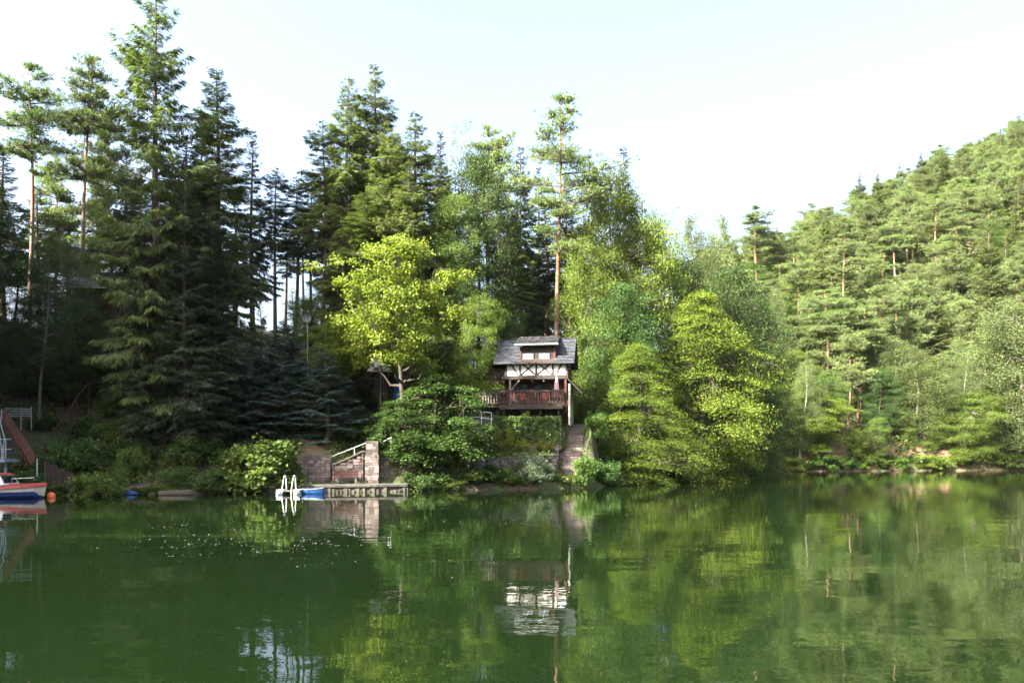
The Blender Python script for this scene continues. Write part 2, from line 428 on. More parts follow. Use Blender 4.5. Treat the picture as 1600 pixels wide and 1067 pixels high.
def axis(lo, hi, fine0, fine1, step, mid0, mid1, mstep, growth=1.35):
    a = list(np.arange(fine0, fine1 + 1e-6, step))
    up = list(np.arange(fine1 + mstep, mid1, mstep)); dn = list(np.arange(fine0 - mstep, mid0, -mstep))[::-1]
    a = dn + a + up
    s_ = mstep
    while a[-1] < hi: s_ *= growth; a.append(a[-1] + s_)
    s_ = mstep
    while a[0] > lo: s_ *= growth; a.insert(0, a[0] - s_)
    return np.array(a)


gx = axis(-800, 900, -32, 19, 0.4, -90, 260, 2.0); gy = axis(-800, 1000, 44.4, 76, 0.4, -70, 330, 2.0)
GX, GY = np.meshgrid(gx, gy)
GZ = height(GX, GY)
nx, ny = len(gx), len(gy)
ii = np.arange(nx * ny).reshape(ny, nx)
quads = np.stack([ii[:-1, :-1], ii[:-1, 1:], ii[1:, 1:], ii[1:, :-1]], -1).reshape(-1, 4)
gm = mesh_np('ground', np.stack([GX, GY, GZ], -1).reshape(-1, 3), quads, M['ground'], smooth=True)
dG = lake_dist(GX, GY)
redv = np.clip(sstep(20, 30, GX) * sstep(95, 108, GY) * (1 - 0.75 * sstep(6, 16, dG)) + 0.25 * vnoise(GX, GY, 2.5, 9), 0, 1)
at = gm.attributes.new('red', 'FLOAT', 'POINT'); at.data.foreach_set('value', redv.astype(np.float32).ravel())
tag(obj('ground', gm), kind='structure')

wm = MB(); wm.v = [(-75, -70, 0), (165, -70, 0), (165, 156, 0), (-75, 156, 0)]; wm.f = [(0, 1, 2, 3)]
tag(wm.build('lake_water', M['water']), kind='structure')


# ------------------------------------------------------------------ foliage arrays
def nrm(a): return a / np.maximum(np.linalg.norm(a, axis=-1, keepdims=True), 1e-9)


def blades(base, dr, up, ln, wd, fold=0.25, mid=0.45):
    """folded diamond leaves: two triangles each"""
    dr = nrm(dr); side = nrm(np.cross(dr, up)); un = np.cross(side, dr)
    ln = np.asarray(ln)[:, None]; wd = np.asarray(wd)[:, None]
    m_ = base + dr * ln * mid
    a = base; b = m_ + side * wd / 2 + un * wd * fold; c = base + dr * ln; d = m_ - side * wd / 2 + un * wd * fold
    V = np.stack([a, b, c, d], 1).reshape(-1, 3)
    n = len(base); i = np.arange(n)[:, None] * 4
    T = np.concatenate([i + np.array([[0, 1, 2]]), i + np.array([[0, 2, 3]])], 1).reshape(-1, 3)
    return V, T


def tubes(paths, rads, sides):
    """paths (n,k,3), rads (n,k) -> one mesh of n tubes"""
    n, k, _ = paths.shape
    d = np.empty_like(paths); d[:, 1:-1] = paths[:, 2:] - paths[:, :-2]; d[:, 0] = paths[:, 1] - paths[:, 0]; d[:, -1] = paths[:, -1] - paths[:, -2]
    d = nrm(d); ref = np.where(np.abs(d[..., 2:3]) < 0.9, np.array([0, 0, 1.0]), np.array([1.0, 0, 0]))
    a = nrm(np.cross(d, ref)); b = np.cross(d, a)
    th = np.arange(sides) * 2 * np.pi / sides
    V = paths[:, :, None] + rads[:, :, None, None] * (a[:, :, None] * np.cos(th)[None, None, :, None] + b[:, :, None] * np.sin(th)[None, None, :, None])
    idx = np.arange(n * k * sides).reshape(n, k, sides); nxt = np.roll(idx, -1, axis=2)
    q = np.stack([idx[:, :-1], nxt[:, :-1], nxt[:, 1:], idx[:, 1:]], -1).reshape(-1, 4)
    T = np.concatenate([q[:, [0, 1, 2]], q[:, [0, 2, 3]]])
    return V.reshape(-1, 3), T


class Acc:
    def __init__(s): s.V = []; s.T = []; s.r = []; s.n = 0
    def add(s, V, T, r=None):
        s.V.append(V); s.T.append(T + s.n); s.n += len(V)
        if r is not None: s.r.append(np.repeat(r, len(V) // len(r)))
    def mesh(s, name, mat, smooth=False):
        return mesh_np(name, np.concatenate(s.V), np.concatenate(s.T), mat, np.concatenate(s.r) if s.r else None, smooth)


def trunk_path(rng, H, k=14, wander=0.15, lean=0.0):
    t = np.linspace(0, 1, k); z = t * H
    ph = rng.uniform(0, 6.28, 2)
    x = wander * (np.sin(t * 5 + ph[0]) - np.sin(ph[0])) + lean * t * H; y = wander * (np.sin(t * 4 + ph[1]) - np.sin(ph[1]))
    return np.stack([x, y, z], 1)


def at_z(tp, z):
    return np.stack([np.interp(z, tp[:, 2], tp[:, 0]), np.interp(z, tp[:, 2], tp[:, 1]), z], -1)


PROTO = {}


def spruce(key, seed, H, Rr, c0, mat, hang=0.7, gap=0.5, lat=0.145, r0=0.26, irregular=0.25, power=0.8, blade=(0.28, 0.52), bw=0.052, e_low=-0.18, flat=0.0, bark='bark', stubs=40):
    rng = np.random.default_rng(seed)
    tp = trunk_path(rng, H, 16, 0.10)
    wood = Acc()
    rad = r0 * (1 - np.linspace(0, 1, 16)) ** 0.85 + 0.012; rad[0] *= 1.3
    wood.add(*tubes(tp[None], rad[None], 9))
    zs, az, L, tt = [], [], [], []
    z = c0 * H
    while z < H - 0.25:
        t = (z - c0 * H) / (H * (1 - c0))
        n = int(rng.integers(4, 7)); a0 = rng.uniform(0, 6.28)
        lobe = 1 + irregular * math.sin(z * 1.7 + seed) * rng.uniform(0.3, 1)
        for k in range(n):
            if rng.uniform() < 0.10 + 0.25 * irregular: continue
            l_ = Rr * (1 - t) ** power * min(1, 0.55 + 3 * t) * rng.uniform(1 - irregular * 1.7, 1 + irregular * 0.75) * lobe + 0.10
            zs.append(z + rng.normal(0, 0.12)); az.append(a0 + k * 6.283 / n + rng.normal(0, 0.3)); L.append(l_); tt.append(t)
        z += gap * (1.15 - 0.55 * t) * rng.uniform(0.7, 1.3)
    zs, az, L, tt = map(np.array, (zs, az, L, tt)); zs = np.clip(zs, 0, H - 0.1)
    e0 = e_low + (0.75 - e_low) * tt ** 1.6 + rng.normal(0, 0.06, len(L)); dq = (0.55 - 0.45 * tt) * (1 - flat); uq = 0.35 * (1 - flat)
    org = at_z(tp, zs); fw = np.stack([np.cos(az), np.sin(az), 0 * az], 1); sdv = np.stack([-np.sin(az), np.cos(az), 0 * az], 1)
    def path(b, s):
        ver = L[b] * (e0[b] * s - dq[b] * s ** 2 + uq * s ** 3)
        o = org[b] + fw[b] * (L[b] * s)[:, None]; o[:, 2] += ver
        return o
    nb = len(L); ks = np.linspace(0, 1, 5)
    pts = np.stack([path(np.arange(nb), np.full(nb, q)) for q in ks], 1)
    br = (0.012 + 0.012 * L)[:, None] * (1.05 - ks)[None]
    wood.add(*tubes(pts, br, 3))
    if stubs and c0 > 0.08:       # dead twigs under the crown
        m_ = stubs; zz = rng.uniform(0.12 * H, c0 * H + 1, m_); a_ = rng.uniform(0, 6.28, m_); l_ = rng.uniform(0.4, 1.5, m_)
        o = at_z(tp, zz); dirs = np.stack([np.cos(a_), np.sin(a_), rng.uniform(-0.5, 0.0, m_)], 1) * l_[:, None]
        wood.add(*tubes(np.stack([o, o + dirs * 0.5, o + dirs], 1), np.tile([[0.016, 0.011, 0.004]], (m_, 1)), 3))
    cnt = np.maximum((2 * L / lat).astype(int), 4)
    b = np.repeat(np.arange(nb), cnt); m_ = len(b)
    s = rng.uniform(0.10, 1.0, m_) ** 0.85; sg = rng.choice([-1, 1], m_)
    base = path(b, s)
    ll = np.minimum((0.30 * L[b] * (1.05 - s) + 0.05 + 0.17 * np.minimum(L[b] / 1.6, 1)), 1.25) * rng.uniform(0.6, 1.25, m_)
    ld = fw[b] * rng.uniform(0.35, 0.9, m_)[:, None] + sdv[b] * (sg * rng.uniform(0.5, 1.0, m_))[:, None]
    ld[:, 2] = -hang * 0.55 * (1 - tt[b]) * rng.uniform(0.4, 1.3, m_) + 0.10 * tt[b]
    ld = nrm(ld)
    crown = Acc(); K = 9
    brnd = rng.uniform(0, 1, nb)
    for q in range(K):
        f = (q + rng.uniform(0, 1, m_)) / K
        bb = base + ld * (ll * f)[:, None]; bb[:, 2] -= hang * 0.18 * ll * f ** 2
        pr = np.cross(ld, np.array([0, 0, 1.0])) * rng.choice([-1, 1], m_)[:, None]
        dd = ld * 0.75 + pr * rng.uniform(0.2, 0.9, m_)[:, None]
        dd[:, 2] -= hang * rng.uniform(0.1, 1.5, m_) * (0.35 + 0.65 * (1 - tt[b]))
        upv = np.array([0, 0, 1.0]) + rng.normal(0, 0.5, (m_, 3))
        le = rng.uniform(*blade, m_) * np.clip(L[b] / 1.3, 0.4, 1)
        V, T = blades(bb, dd, upv, le, np.clip(L[b] / 1.3, 0.6, 1) * bw * rng.uniform(0.8, 1.4, m_), 0.15)
        r_ = np.clip(0.35 * brnd[b] + 0.35 * rng.uniform(0, 1, m_) + 0.25 * s * (q / K), 0, 0.98)
        crown.add(V, T, r_)
    # leader
    PROTO[key] = dict(H=H, R=Rr, wood=wood.mesh(key + '_trunk', M[bark], True), crown=crown.mesh(key + '_crown', M[mat]), name='spruce_tree')


def pine(key, seed, H, Rr, c0, mat='pine', up=0.0, nbr=34, tufts=30, lean=0.0, r0=0.24, nd=15, flatness=0.32):
    rng = np.random.default_rng(seed)
    tp = trunk_path(rng, H, 18, 0.22, lean); wood = Acc()
    rad = r0 * (1 - np.linspace(0, 1, 18)) ** 0.7 + 0.02; rad[0] *= 1.25
    wood.add(*tubes(tp[None], rad[None], 9))
    t = np.sort(rng.uniform(0, 1, nbr) ** 0.9); zs = H * (c0 + (0.985 - c0) * t); az = rng.uniform(0, 6.28, nbr) + np.arange(nbr) * 2.4
    L = Rr * (np.sin(np.clip(0.22 + t * 0.80, 0, 1) * np.pi) ** 0.7 * 0.95 + 0.16) * rng.uniform(0.4, 1.3, nbr)
    e = rng.uniform(-0.12, 0.30, nbr) + 0.5 * t ** 3 + up * rng.uniform(0, 1, nbr)
    o = at_z(tp, zs); fw = np.stack([np.cos(az), np.sin(az), 0 * az], 1)
    def path(b, s):
        p = o[b] + fw[b] * (L[b] * s)[:, None]; p[:, 2] += L[b] * (e[b] * s - 0.25 * s * s + 0.22 * s ** 3); return p
    ks = np.linspace(0, 1, 5); pts = np.stack([path(np.arange(nbr), np.full(nbr, q)) for q in ks], 1)
    pts[:, 1:4] += rng.normal(0, 0.06, (nbr, 3, 3))
    wood.add(*tubes(pts, (0.02 + 0.016 * L)[:, None] * (1.08 - ks)[None], 4))
    m_ = 16; zz = rng.uniform(0.2 * H, c0 * H, m_); a_ = rng.uniform(0, 6.28, m_); l_ = rng.uniform(0.3, 1.3, m_); oo = at_z(tp, zz)
    dirs = np.stack([np.cos(a_), np.sin(a_), rng.uniform(-0.4, 0.1, m_)], 1) * l_[:, None]
    wood.add(*tubes(np.stack([oo, oo + dirs * 0.5, oo + dirs], 1), np.tile([[0.022, 0.014, 0.005]], (m_, 1)), 3))
    cnt = np.maximum((tufts * L / Rr * 1.3).astype(int), 7); b = np.repeat(np.arange(nbr), cnt); m_ = len(b)
    s = rng.uniform(0.25, 1.0, m_) ** 0.8; c = path(b, s)
    sp = 0.34 * L[b] * (0.55 + 0.45 * np.sin(s * 3.14)) + 0.20
    off = rng.normal(0, 1, (m_, 3)) * sp[:, None] * np.array([0.75, 0.75, flatness * 0.5]); off[:, 2] = np.abs(off[:, 2]) * 0.9
    off += np.array([0, 0, 0.04]); tip = c + off
    wood.add(*tubes(np.stack([c, (c + tip) / 2 - np.array([0, 0, 0.03]), tip], 1), np.tile([[0.016, 0.011, 0.006]], (m_, 1)), 3))
    crown = Acc(); brnd = rng.uniform(0, 1, nbr); trnd = rng.uniform(0, 1, m_)
    gd = nrm(off + np.array([0, 0, 0.25])) ; gd = nrm(gd + fw[b] * 0.6)
    for q in range(nd):
        dd = nrm(gd * 0.75 + rng.normal(0, 0.62, (m_, 3))); dd[:, 2] += 0.18
        bb = tip + rng.normal(0, 0.10, (m_, 3)) * np.array([1, 1, 0.6]) - gd * 0.08
        V, T = blades(bb, dd, rng.normal(0, 1, (m_, 3)) + np.array([0, 0, 0.7]), rng.uniform(0.16, 0.34, m_), np.full(m_, 0.07), 0.1)
        crown.add(V, T, np.clip(0.4 * brnd[b] + 0.3 * trnd + 0.3 * rng.uniform(0, 1, m_), 0, 0.98))
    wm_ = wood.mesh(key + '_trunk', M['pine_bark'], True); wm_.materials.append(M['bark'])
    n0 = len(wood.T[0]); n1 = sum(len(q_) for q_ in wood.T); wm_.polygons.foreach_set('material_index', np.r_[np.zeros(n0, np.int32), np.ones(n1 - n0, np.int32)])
    PROTO[key] = dict(H=H, R=Rr, wood=wm_, crown=crown.mesh(key + '_crown', M[mat]), name='pine_tree')


def broadleaf(key, seed, H, Rr, c0, mat, bark='bark_dark', nlimb=15, ncl=170, leaves=130, cl=(0.95, 0.5), leaf=(0.16, 0.24), lw=0.62, droop=0.15,
              layered=False, hang=0.0, r0=0.24, name='broadleaf_tree', top=0.62, lumpy=0.28, wander=0.35, fork=0.0, peak=0.55):
    rng = np.random.default_rng(seed)
    tp = trunk_path(rng, H * 0.93, 12, wander); wood = Acc()
    rad = r0 * (1 - np.linspace(0, 1, 12)) ** 0.75 + 0.015; rad[0] *= 1.35
    wood.add(*tubes(tp[None], rad[None], 9))
    # crown envelope: radius by height, broken into lobes
    lob = rng.uniform(0, 6.28, (6,)); lf = rng.integers(2, 5, 6)
    def env(t, a):
        base = np.where(t < peak, 0.55 + 0.45 * np.sin(np.clip(t / peak, 0, 1) * np.pi / 2), np.cos(np.clip((t - peak) / (1.03 - peak), 0, 1) * np.pi / 2) ** top)
        w_ = 1 + lumpy * (0.6 * np.sin(lf[0] * a + lob[0] + t * 5) + 0.5 * np.sin(lf[1] * a + lob[1] - t * 9) + 0.4 * np.sin(t * 17 + lob[2] + 2 * a))
        return base * w_
    # clusters
    n = ncl; t = rng.uniform(0, 1, n) ** 0.9; a = rng.uniform(0, 6.28, n); q = rng.uniform(0.25, 1, n) ** 0.5
    rr = Rr * env(t, a) * q
    cz = H * (c0 + (0.98 - c0) * t)
    ax = at_z(tp, np.clip(cz, 0, H * 0.93))
    C = np.stack([ax[:, 0] + rr * np.cos(a), ax[:, 1] + rr * np.sin(a), cz], 1)
    if layered: C[:, 2] -= 0.10 * rr
    # limbs
    lt = np.linspace(0.0, 0.92, nlimb) + rng.uniform(-0.03, 0.03, nlimb); la = np.arange(nlimb) * 2.4 + rng.normal(0, 0.4, nlimb)
    lz = np.clip(H * (c0 + (0.95 - c0) * lt), 0.4, H * 0.92); lr = Rr * env(np.clip(lt, 0, 1), la) * 0.78
    st = at_z(tp, np.clip(lz - lr * (0.15 if layered else 0.55), 0.12 * H, H * 0.9))
    en = np.stack([lr * np.cos(la), lr * np.sin(la), lz], 1) + np.stack([st[:, 0], st[:, 1], 0 * la], 1)
    ks = np.linspace(0, 1, 7)
    pts = st[:, None] * (1 - ks)[None, :, None] + en[:, None] * ks[None, :, None]
    pts[:, :, 2] += (np.sin(ks * np.pi) * 0.10)[None] * lr[:, None] * (-1 if not layered else 1)
    pts[:, 1:-1] += rng.normal(0, 0.05, (nlimb, 5, 3)) * lr[:, None, None] * 0.6
    lrd = np.interp(st[:, 2], tp[:, 2], rad) * 0.55
    wood.add(*tubes(pts, np.maximum(lrd[:, None] * (1.1 - ks)[None], 0.012), 5))
    # twigs to each cluster from its nearest limb point
    lp = pts[:, 2:].reshape(-1, 3); dist = np.linalg.norm(C[:, None] - lp[None], axis=2); near = lp[dist.argmin(1)]
    mid = (near + C) / 2 + rng.normal(0, 0.08, (n, 3))
    wood.add(*tubes(np.stack([near, mid, C], 1), np.tile([[0.03, 0.02, 0.007]], (n, 1)), 3))
    # leaves
    crs = cl[0] * rng.uniform(0.65, 1.3, n) * (0.8 + 0.35 * (1 - t))
    m_ = np.maximum((leaves * (crs / cl[0]) ** 1.7).astype(int), 12); b = np.repeat(np.arange(n), m_); k = len(b)
    u = nrm(rng.normal(0, 1, (k, 3))) * (rng.uniform(0, 1, k) ** 0.42)[:, None]
    off = u * crs[b][:, None]; off[:, 2] *= cl[1]
    # ragged sprays: stretch every cluster along a few shoot directions
    sh = nrm(rng.normal(0, 1, (n, 3)) * np.array([1, 1, 0.45]) + 0.5 * np.stack([np.cos(a), np.sin(a), 0 * a + 0.1], 1))
    off += sh[b] * (rng.normal(0, 0.45, k) * crs[b])[:, None]
    out = np.stack([np.cos(a), np.sin(a), 0 * a], 1)
    if layered:
        rh = (off * out[b]).sum(1); off[:, 2] -= droop * rh
    if hang: off[:, 2] -= np.abs(rng.normal(0, hang, k)) * crs[b]
    pos = C[b] + off
    hd = rng.uniform(0, 6.28, k); dd = np.stack([np.cos(hd), np.sin(hd), -droop - rng.uniform(0, 0.7, k) * (0.5 if layered else 1) - hang * 0.5], 1) + 0.5 * out[b]
    upv = np.array([0, 0, 1.0]) * (1.2 if layered else 0.8) + rng.normal(0, 0.28 if layered else 0.5, (k, 3)) + 0.35 * nrm(off)
    le = rng.uniform(*leaf, k)
    V, T = blades(pos, dd, upv, le, le * lw, 0.18)
    crown = Acc(); crnd = rng.uniform(0, 1, n)
    r_ = np.clip(0.30 * crnd[b] + 0.55 * rng.uniform(0, 1, k), 0, 0.88); r_[rng.uniform(0, 1, k) < 0.02] = 1.0
    crown.add(V, T, r_)
    wm_ = wood.mesh(key + '_trunk', M[bark], True)
    if bark == 'bark_birch':          # only the trunk is white, the twigs are dark
        wm_.materials.append(M['bark_dark']); n0 = len(wood.T[0]); n1 = sum(len(q_) for q_ in wood.T)
        wm_.polygons.foreach_set('material_index', np.r_[np.zeros(n0, np.int32), np.ones(n1 - n0, np.int32)])
    PROTO[key] = dict(H=H, R=Rr, wood=wm_, crown=crown.mesh(key + '_crown', M[mat]), name=name)


def bush(key, seed, H, Rr, mat, ncl=40, leaves=120, leaf=(0.10, 0.17), lw=0.6, cl=(0.32, 0.7), upright=0.3, name='shrub'):
    rng = np.random.default_rng(seed); wood = Acc()
    n = ncl; a = rng.uniform(0, 6.28, n); el = rng.uniform(0.02, 1, n); q = rng.uniform(0.35, 1, n) ** 0.6
    hr = np.cos(el * 1.35) ** 0.5
    C = np.stack([Rr * q * hr * np.cos(a), Rr * q * hr * np.sin(a), H * (0.10 + 0.85 * el * (0.6 + 0.4 * q)) * rng.uniform(0.75, 1.08, n)], 1)
    st = np.zeros((n, 3)); st[:, :2] = rng.normal(0, 0.12 * Rr, (n, 2)); st[:, 2] = -0.15
    mid = st * 0.45 + C * 0.55; mid[:, 2] += 0.08 * H
    wood.add(*tubes(np.stack([st, mid, C], 1), np.tile([[0.022, 0.014, 0.005]], (n, 1)), 3))
    crs = cl[0] * rng.uniform(0.6, 1.35, n); b = np.repeat(np.arange(n), leaves); k = len(b)
    off = nrm(rng.normal(0, 1, (k, 3))) * (rng.uniform(0, 1, k) ** 0.4 * crs[b])[:, None]; off[:, 2] *= cl[1]
    sh = nrm(rng.normal(0, 1, (n, 3)) + np.array([0, 0, upright])); off += sh[b] * (rng.normal(0, 0.5, k) * crs[b])[:, None]
    hd = rng.uniform(0, 6.28, k); dd = np.stack([np.cos(hd), np.sin(hd), rng.uniform(-0.6, 0.5, k) + upright], 1)
    upv = np.array([0, 0, 0.8]) + rng.normal(0, 0.5, (k, 3)) + 0.3 * nrm(C[b] + off)
    le = rng.uniform(*leaf, k)
    pos = C[b] + off; pos[:, 2] = np.maximum(pos[:, 2], 0.02)
    V, T = blades(pos, dd, upv, le, le * lw, 0.18)
    crown = Acc(); crnd = rng.uniform(0, 1, n)
    r_ = np.clip(0.3 * crnd[b] + 0.6 * rng.uniform(0, 1, k), 0, 0.89)
    crown.add(V, T, r_)
    PROTO[key] = dict(H=H, R=Rr, wood=wood.mesh(key + '_stems', M['bark_dark']), crown=crown.mesh(key + '_leaves', M[mat]), name=name, parts=('stems', 'leaves'))


# prototypes --------------------------------------------------------------
spruce('spruce_a', 11, 29, 3.3, 0.12, 'spruce', hang=1.25, gap=0.42, power=0.70, r0=0.30, irregular=0.35)
spruce('spruce_b', 12, 25, 3.0, 0.10, 'spruce', hang=0.9, gap=0.40, power=0.70)
spruce('spruce_c', 13, 24, 2.3, 0.26, 'spruce_dark', hang=0.8, gap=0.42, power=0.85, irregular=0.35)
spruce('spruce_high', 14, 25, 2.0, 0.52, 'spruce_dark', hang=0.7, gap=0.42, irregular=0.4, stubs=90, r0=0.2, power=0.6)
spruce('spruce_giant', 15, 31, 3.5, 0.12, 'spruce', hang=1.25, gap=0.50, r0=0.34, irregular=0.42, power=0.62)
spruce('fir', 16, 9, 3.1, 0.02, 'fir', hang=0.35, gap=0.27, bw=0.07, r0=0.16, irregular=0.18, power=0.85, e_low=0.02, flat=0.6, blade=(0.2, 0.34), lat=0.12, stubs=0)
spruce('young_spruce', 17, 5, 1.4, 0.03, 'broad_light', hang=0.3, gap=0.28, r0=0.07, e_low=0.05, flat=0.5, lat=0.12, blade=(0.12, 0.22), bw=0.045, stubs=0)
pine('pine_a', 21, 24, 3.2, 0.58, nbr=28, tufts=62, flatness=.36)
pine('pine_b', 22, 23, 2.9, 0.52, nbr=34, tufts=52, lean=0.045)
pine('pine_c', 23, 20, 2.9, 0.30, nbr=58, tufts=50, flatness=.5)
pine('pine_tall', 29, 25, 3.0, 0.50, nbr=30, tufts=44, r0=0.21, flatness=.36)
pine('pine_d', 27, 19, 2.7, 0.28, nbr=80, tufts=40, flatness=1.0, up=.55, r0=.2)
pine('pine_e', 28, 18, 2.5, 0.36, nbr=64, tufts=40, flatness=.85, up=.4, r0=.18)
broadleaf('broad_a', 31, 17, 4.3, 0.18, 'broad', ncl=280, leaves=190, lumpy=.36, leaf=(.12, .18))
broadleaf('broad_b', 32, 15, 4.0, 0.10, 'broad_dark', ncl=260, leaves=190, lumpy=.36, leaf=(.12, .18))
broadleaf('broad_c', 33, 13, 3.6, 0.12, 'broad_light', ncl=260, leaves=240, bark='bark_grey', lumpy=.38, r0=.16, leaf=(.11, .165))
broadleaf('maple', 34, 15, 5.0, 0.43, 'maple', ncl=170, leaves=150, leaf=(0.17, 0.27), cl=(0.85, 0.5), lw=0.8, r0=0.26, nlimb=18, top=0.62, lumpy=0.55, peak=.5)
broadleaf('low_oak', 35, 8, 3.6, 0.10, 'broad_dark', ncl=120, leaves=150, leaf=(0.17, 0.28), cl=(0.8, 0.45), lw=0.7, r0=0.13, layered=True)
broadleaf('hornbeam', 36, 14, 5.6, 0.0, 'hornbeam', ncl=400, leaves=140, cl=(1.15, 0.17), layered=True, droop=0.28, leaf=(0.13, 0.20), bark='bark_dark', r0=0.16, nlimb=26, top=0.85, lumpy=0.45, peak=0.30)
broadleaf('birch', 37, 18, 2.9, 0.14, 'birch', bark='bark_birch', ncl=220, leaves=150, cl=(0.8, 0.7), hang=0.8, leaf=(0.10, 0.16), lw=0.7, r0=0.10, nlimb=18, wander=0.5, name='birch_tree', lumpy=0.4)
broadleaf('airy', 38, 17, 3.2, 0.30, 'birch', bark='bark_grey', ncl=90, leaves=90, cl=(0.7, 0.6), leaf=(0.11, 0.17), r0=0.13, nlimb=16, lumpy=0.45)
bush('bush_green', 41, 1.6, 1.4, 'broad', ncl=46)
bush('bush_dark', 42, 1.5, 1.3, 'broad_dark', ncl=46)
bush('bush_light', 43, 1.5, 1.3, 'broad_light', ncl=42)
bush('bush_big', 44, 2.8, 2.9, 'broad', ncl=70, leaves=90, leaf=(0.20, 0.36), lw=0.75, cl=(0.55, 0.5), upright=0.0)
bush('bush_silver', 45, 1.9, 1.6, 'silver', ncl=60, leaves=130, leaf=(0.10, 0.2), lw=0.3, upright=0.7)
bush('bush_gold', 46, 0.9, 0.75, 'golden', ncl=34, leaves=110, leaf=(0.06, 0.12), cl=(0.2, 0.8), upright=0.8)
bush('bush_cone', 47, 1.8, 0.55, 'golden', ncl=40, leaves=110, leaf=(0.06, 0.13), cl=(0.2, 1.1), upright=1.4)


def plant(key, x, y, top_z=None, halfw=None, label=None, cat='tree', group=None, rz=None, z=None, hscale=None, lean=(0, 0), name=None, sink=0.12, crown_mat=None):
    p = PROTO[key]
    zg = (hz(x, y) if z is None else z) - sink
    sz = (top_z - zg) / p['H'] if top_z is not None else (hscale or 1.0)
    sx = halfw / p['R'] if halfw is not None else sz
    o = empty(name or p['name'], (x, y, zg), random.uniform(0, 6.28) if rz is None else rz)
    o.rotation_euler[0], o.rotation_euler[1] = lean
    o.scale = (sx, sx, sz)
    pn = p.get('parts', ('trunk', 'crown'))
    obj(pn[0], p['wood'], o); c = obj(pn[1], p['crown'], o)
    if crown_mat:
        c.material_slots[0].link = 'OBJECT'; c.material_slots[0].material = M[crown_mat]
    return tag(o, label, cat, group)


def tree_px(key, px, topy, Y, halfpx=None, label=None, group=None, **kw):
    """a tree whose tip is seen at (px, topy), rooted on the slope at distance Y"""
    t = P(px, topy, Y)
    return plant(key, t.x, Y, t.z, None if halfpx is None else halfpx / F * Y, label, 'tree', group, **kw)


random.seed(5)

# ------------------------------------------------------------------ the house
HX = P(838, 600, HOUSE_Y).x
house = tag(empty('half_timbered_house', (HX, HOUSE_Y, HOUSE_Z), R(-8)),
            'small half timbered house with slate roof and veranda on the wooded bank', 'house')


def hxx(px): return P(px, 600, HOUSE_Y).x - HX


def hzz(py, Y=HOUSE_Y): return P(838, py, Y).z - HOUSE_Z


def bxp(name, mat, parent, *b, kind=None): return MB().box(*b).build(name, M[mat], parent, kind)


zE, zRdg, zB, zD = hzz(569), hzz(524), hzz(587.5), hzz(632, HOUSE_Y - 1.6)
xl, xr = hxx(789), hxx(887)
RL, RR_, RY = hxx(772), hxx(898), 2.05       # roof left, right, ridge depth
YB = 4.3
# upper storey: front plaster, gables
bxp('wall', 'plaster', house, xl, xr, 0.0, 0.14, zB, zE + 0.3)
for sx, nm in ((xl, 0), (xr - 0.14, 1)):
    m = MB(); b0 = [(sx, 0.142, zB), (sx + 0.14, 0.142, zB), (sx + 0.14, YB, zB), (sx, YB, zB)]
    m.v = [(sx, .142, zB), (sx, YB, zB), (sx, YB, zE), (sx, RY, zRdg - .25), (sx, .142, zE + .1)]
    m.v += [(x + .14, y, z) for x, y, z in m.v]
    m.f = [(4, 3, 2, 1, 0), (5, 6, 7, 8, 9)] + [(i, (i + 1) % 5, (i + 1) % 5 + 5, i + 5) for i in range(5)]
    m.build('gable_wall', M['darkwood'], house)
bxp('wall', 'darkwood', house, xl + .14, xr - .14, YB - .14, YB, 0.0, zE)
# ground storey, set back behind the veranda
gy_ = 1.3
bxp('wall', 'redwood', house, xl + .1, xr - .1, gy_, gy_ + .14, -0.15, zB - .3)
for px, wd in ((827, .34), (851, .34), (884, .42)):
    x = hxx(px); bxp('door_post', 'redwood', house, x - wd / 2, x + wd / 2, gy_ - .06, gy_ - .002, zD, zB - .3)
for x0, x1 in ((hxx(803), hxx(822)), (hxx(832), hxx(846)), (hxx(856), hxx(878))):
    f_ = bxp('window_frame', 'darkwood', house, x0, x1, gy_ - .05, gy_ - .004, zD + .25, zB - .5)
    bxp('pane', 'glass', f_, x0 + .07, x1 - .07, gy_ - .058, gy_ - .052, zD + .33, zB - .58)
for sx in (xl, xr - .16): bxp('side_wall', 'redwood', house, sx + .01, sx + .15, gy_ + .142, YB - .142, -0.15, zB - .3)
bxp('floor_slab', 'beam', house, xl - .25, xr + .05, -.28, YB, zB - .26, zB - .003)
# roof slopes
ez = zE + 0.10
def slope_part(name, x0, x1, y0, z0, y1, z1, th, mat, parent):
    return MB().hexa([(x0, y0, z0 - th), (x1, y0, z0 - th), (x1, y1, z1 - th), (x0, y1, z1 - th), (x0, y0, z0), (x1, y0, z0), (x1, y1, z1), (x0, y1, z1)]).build(name, M[mat], parent)


roof = slope_part('roof', RL, RR_, -.42, ez, RY, zRdg, .10, 'beam', house)
slope_part('roof_back', RL, RR_, YB + .4, ez, RY + .005, zRdg, .10, 'slate', roof)


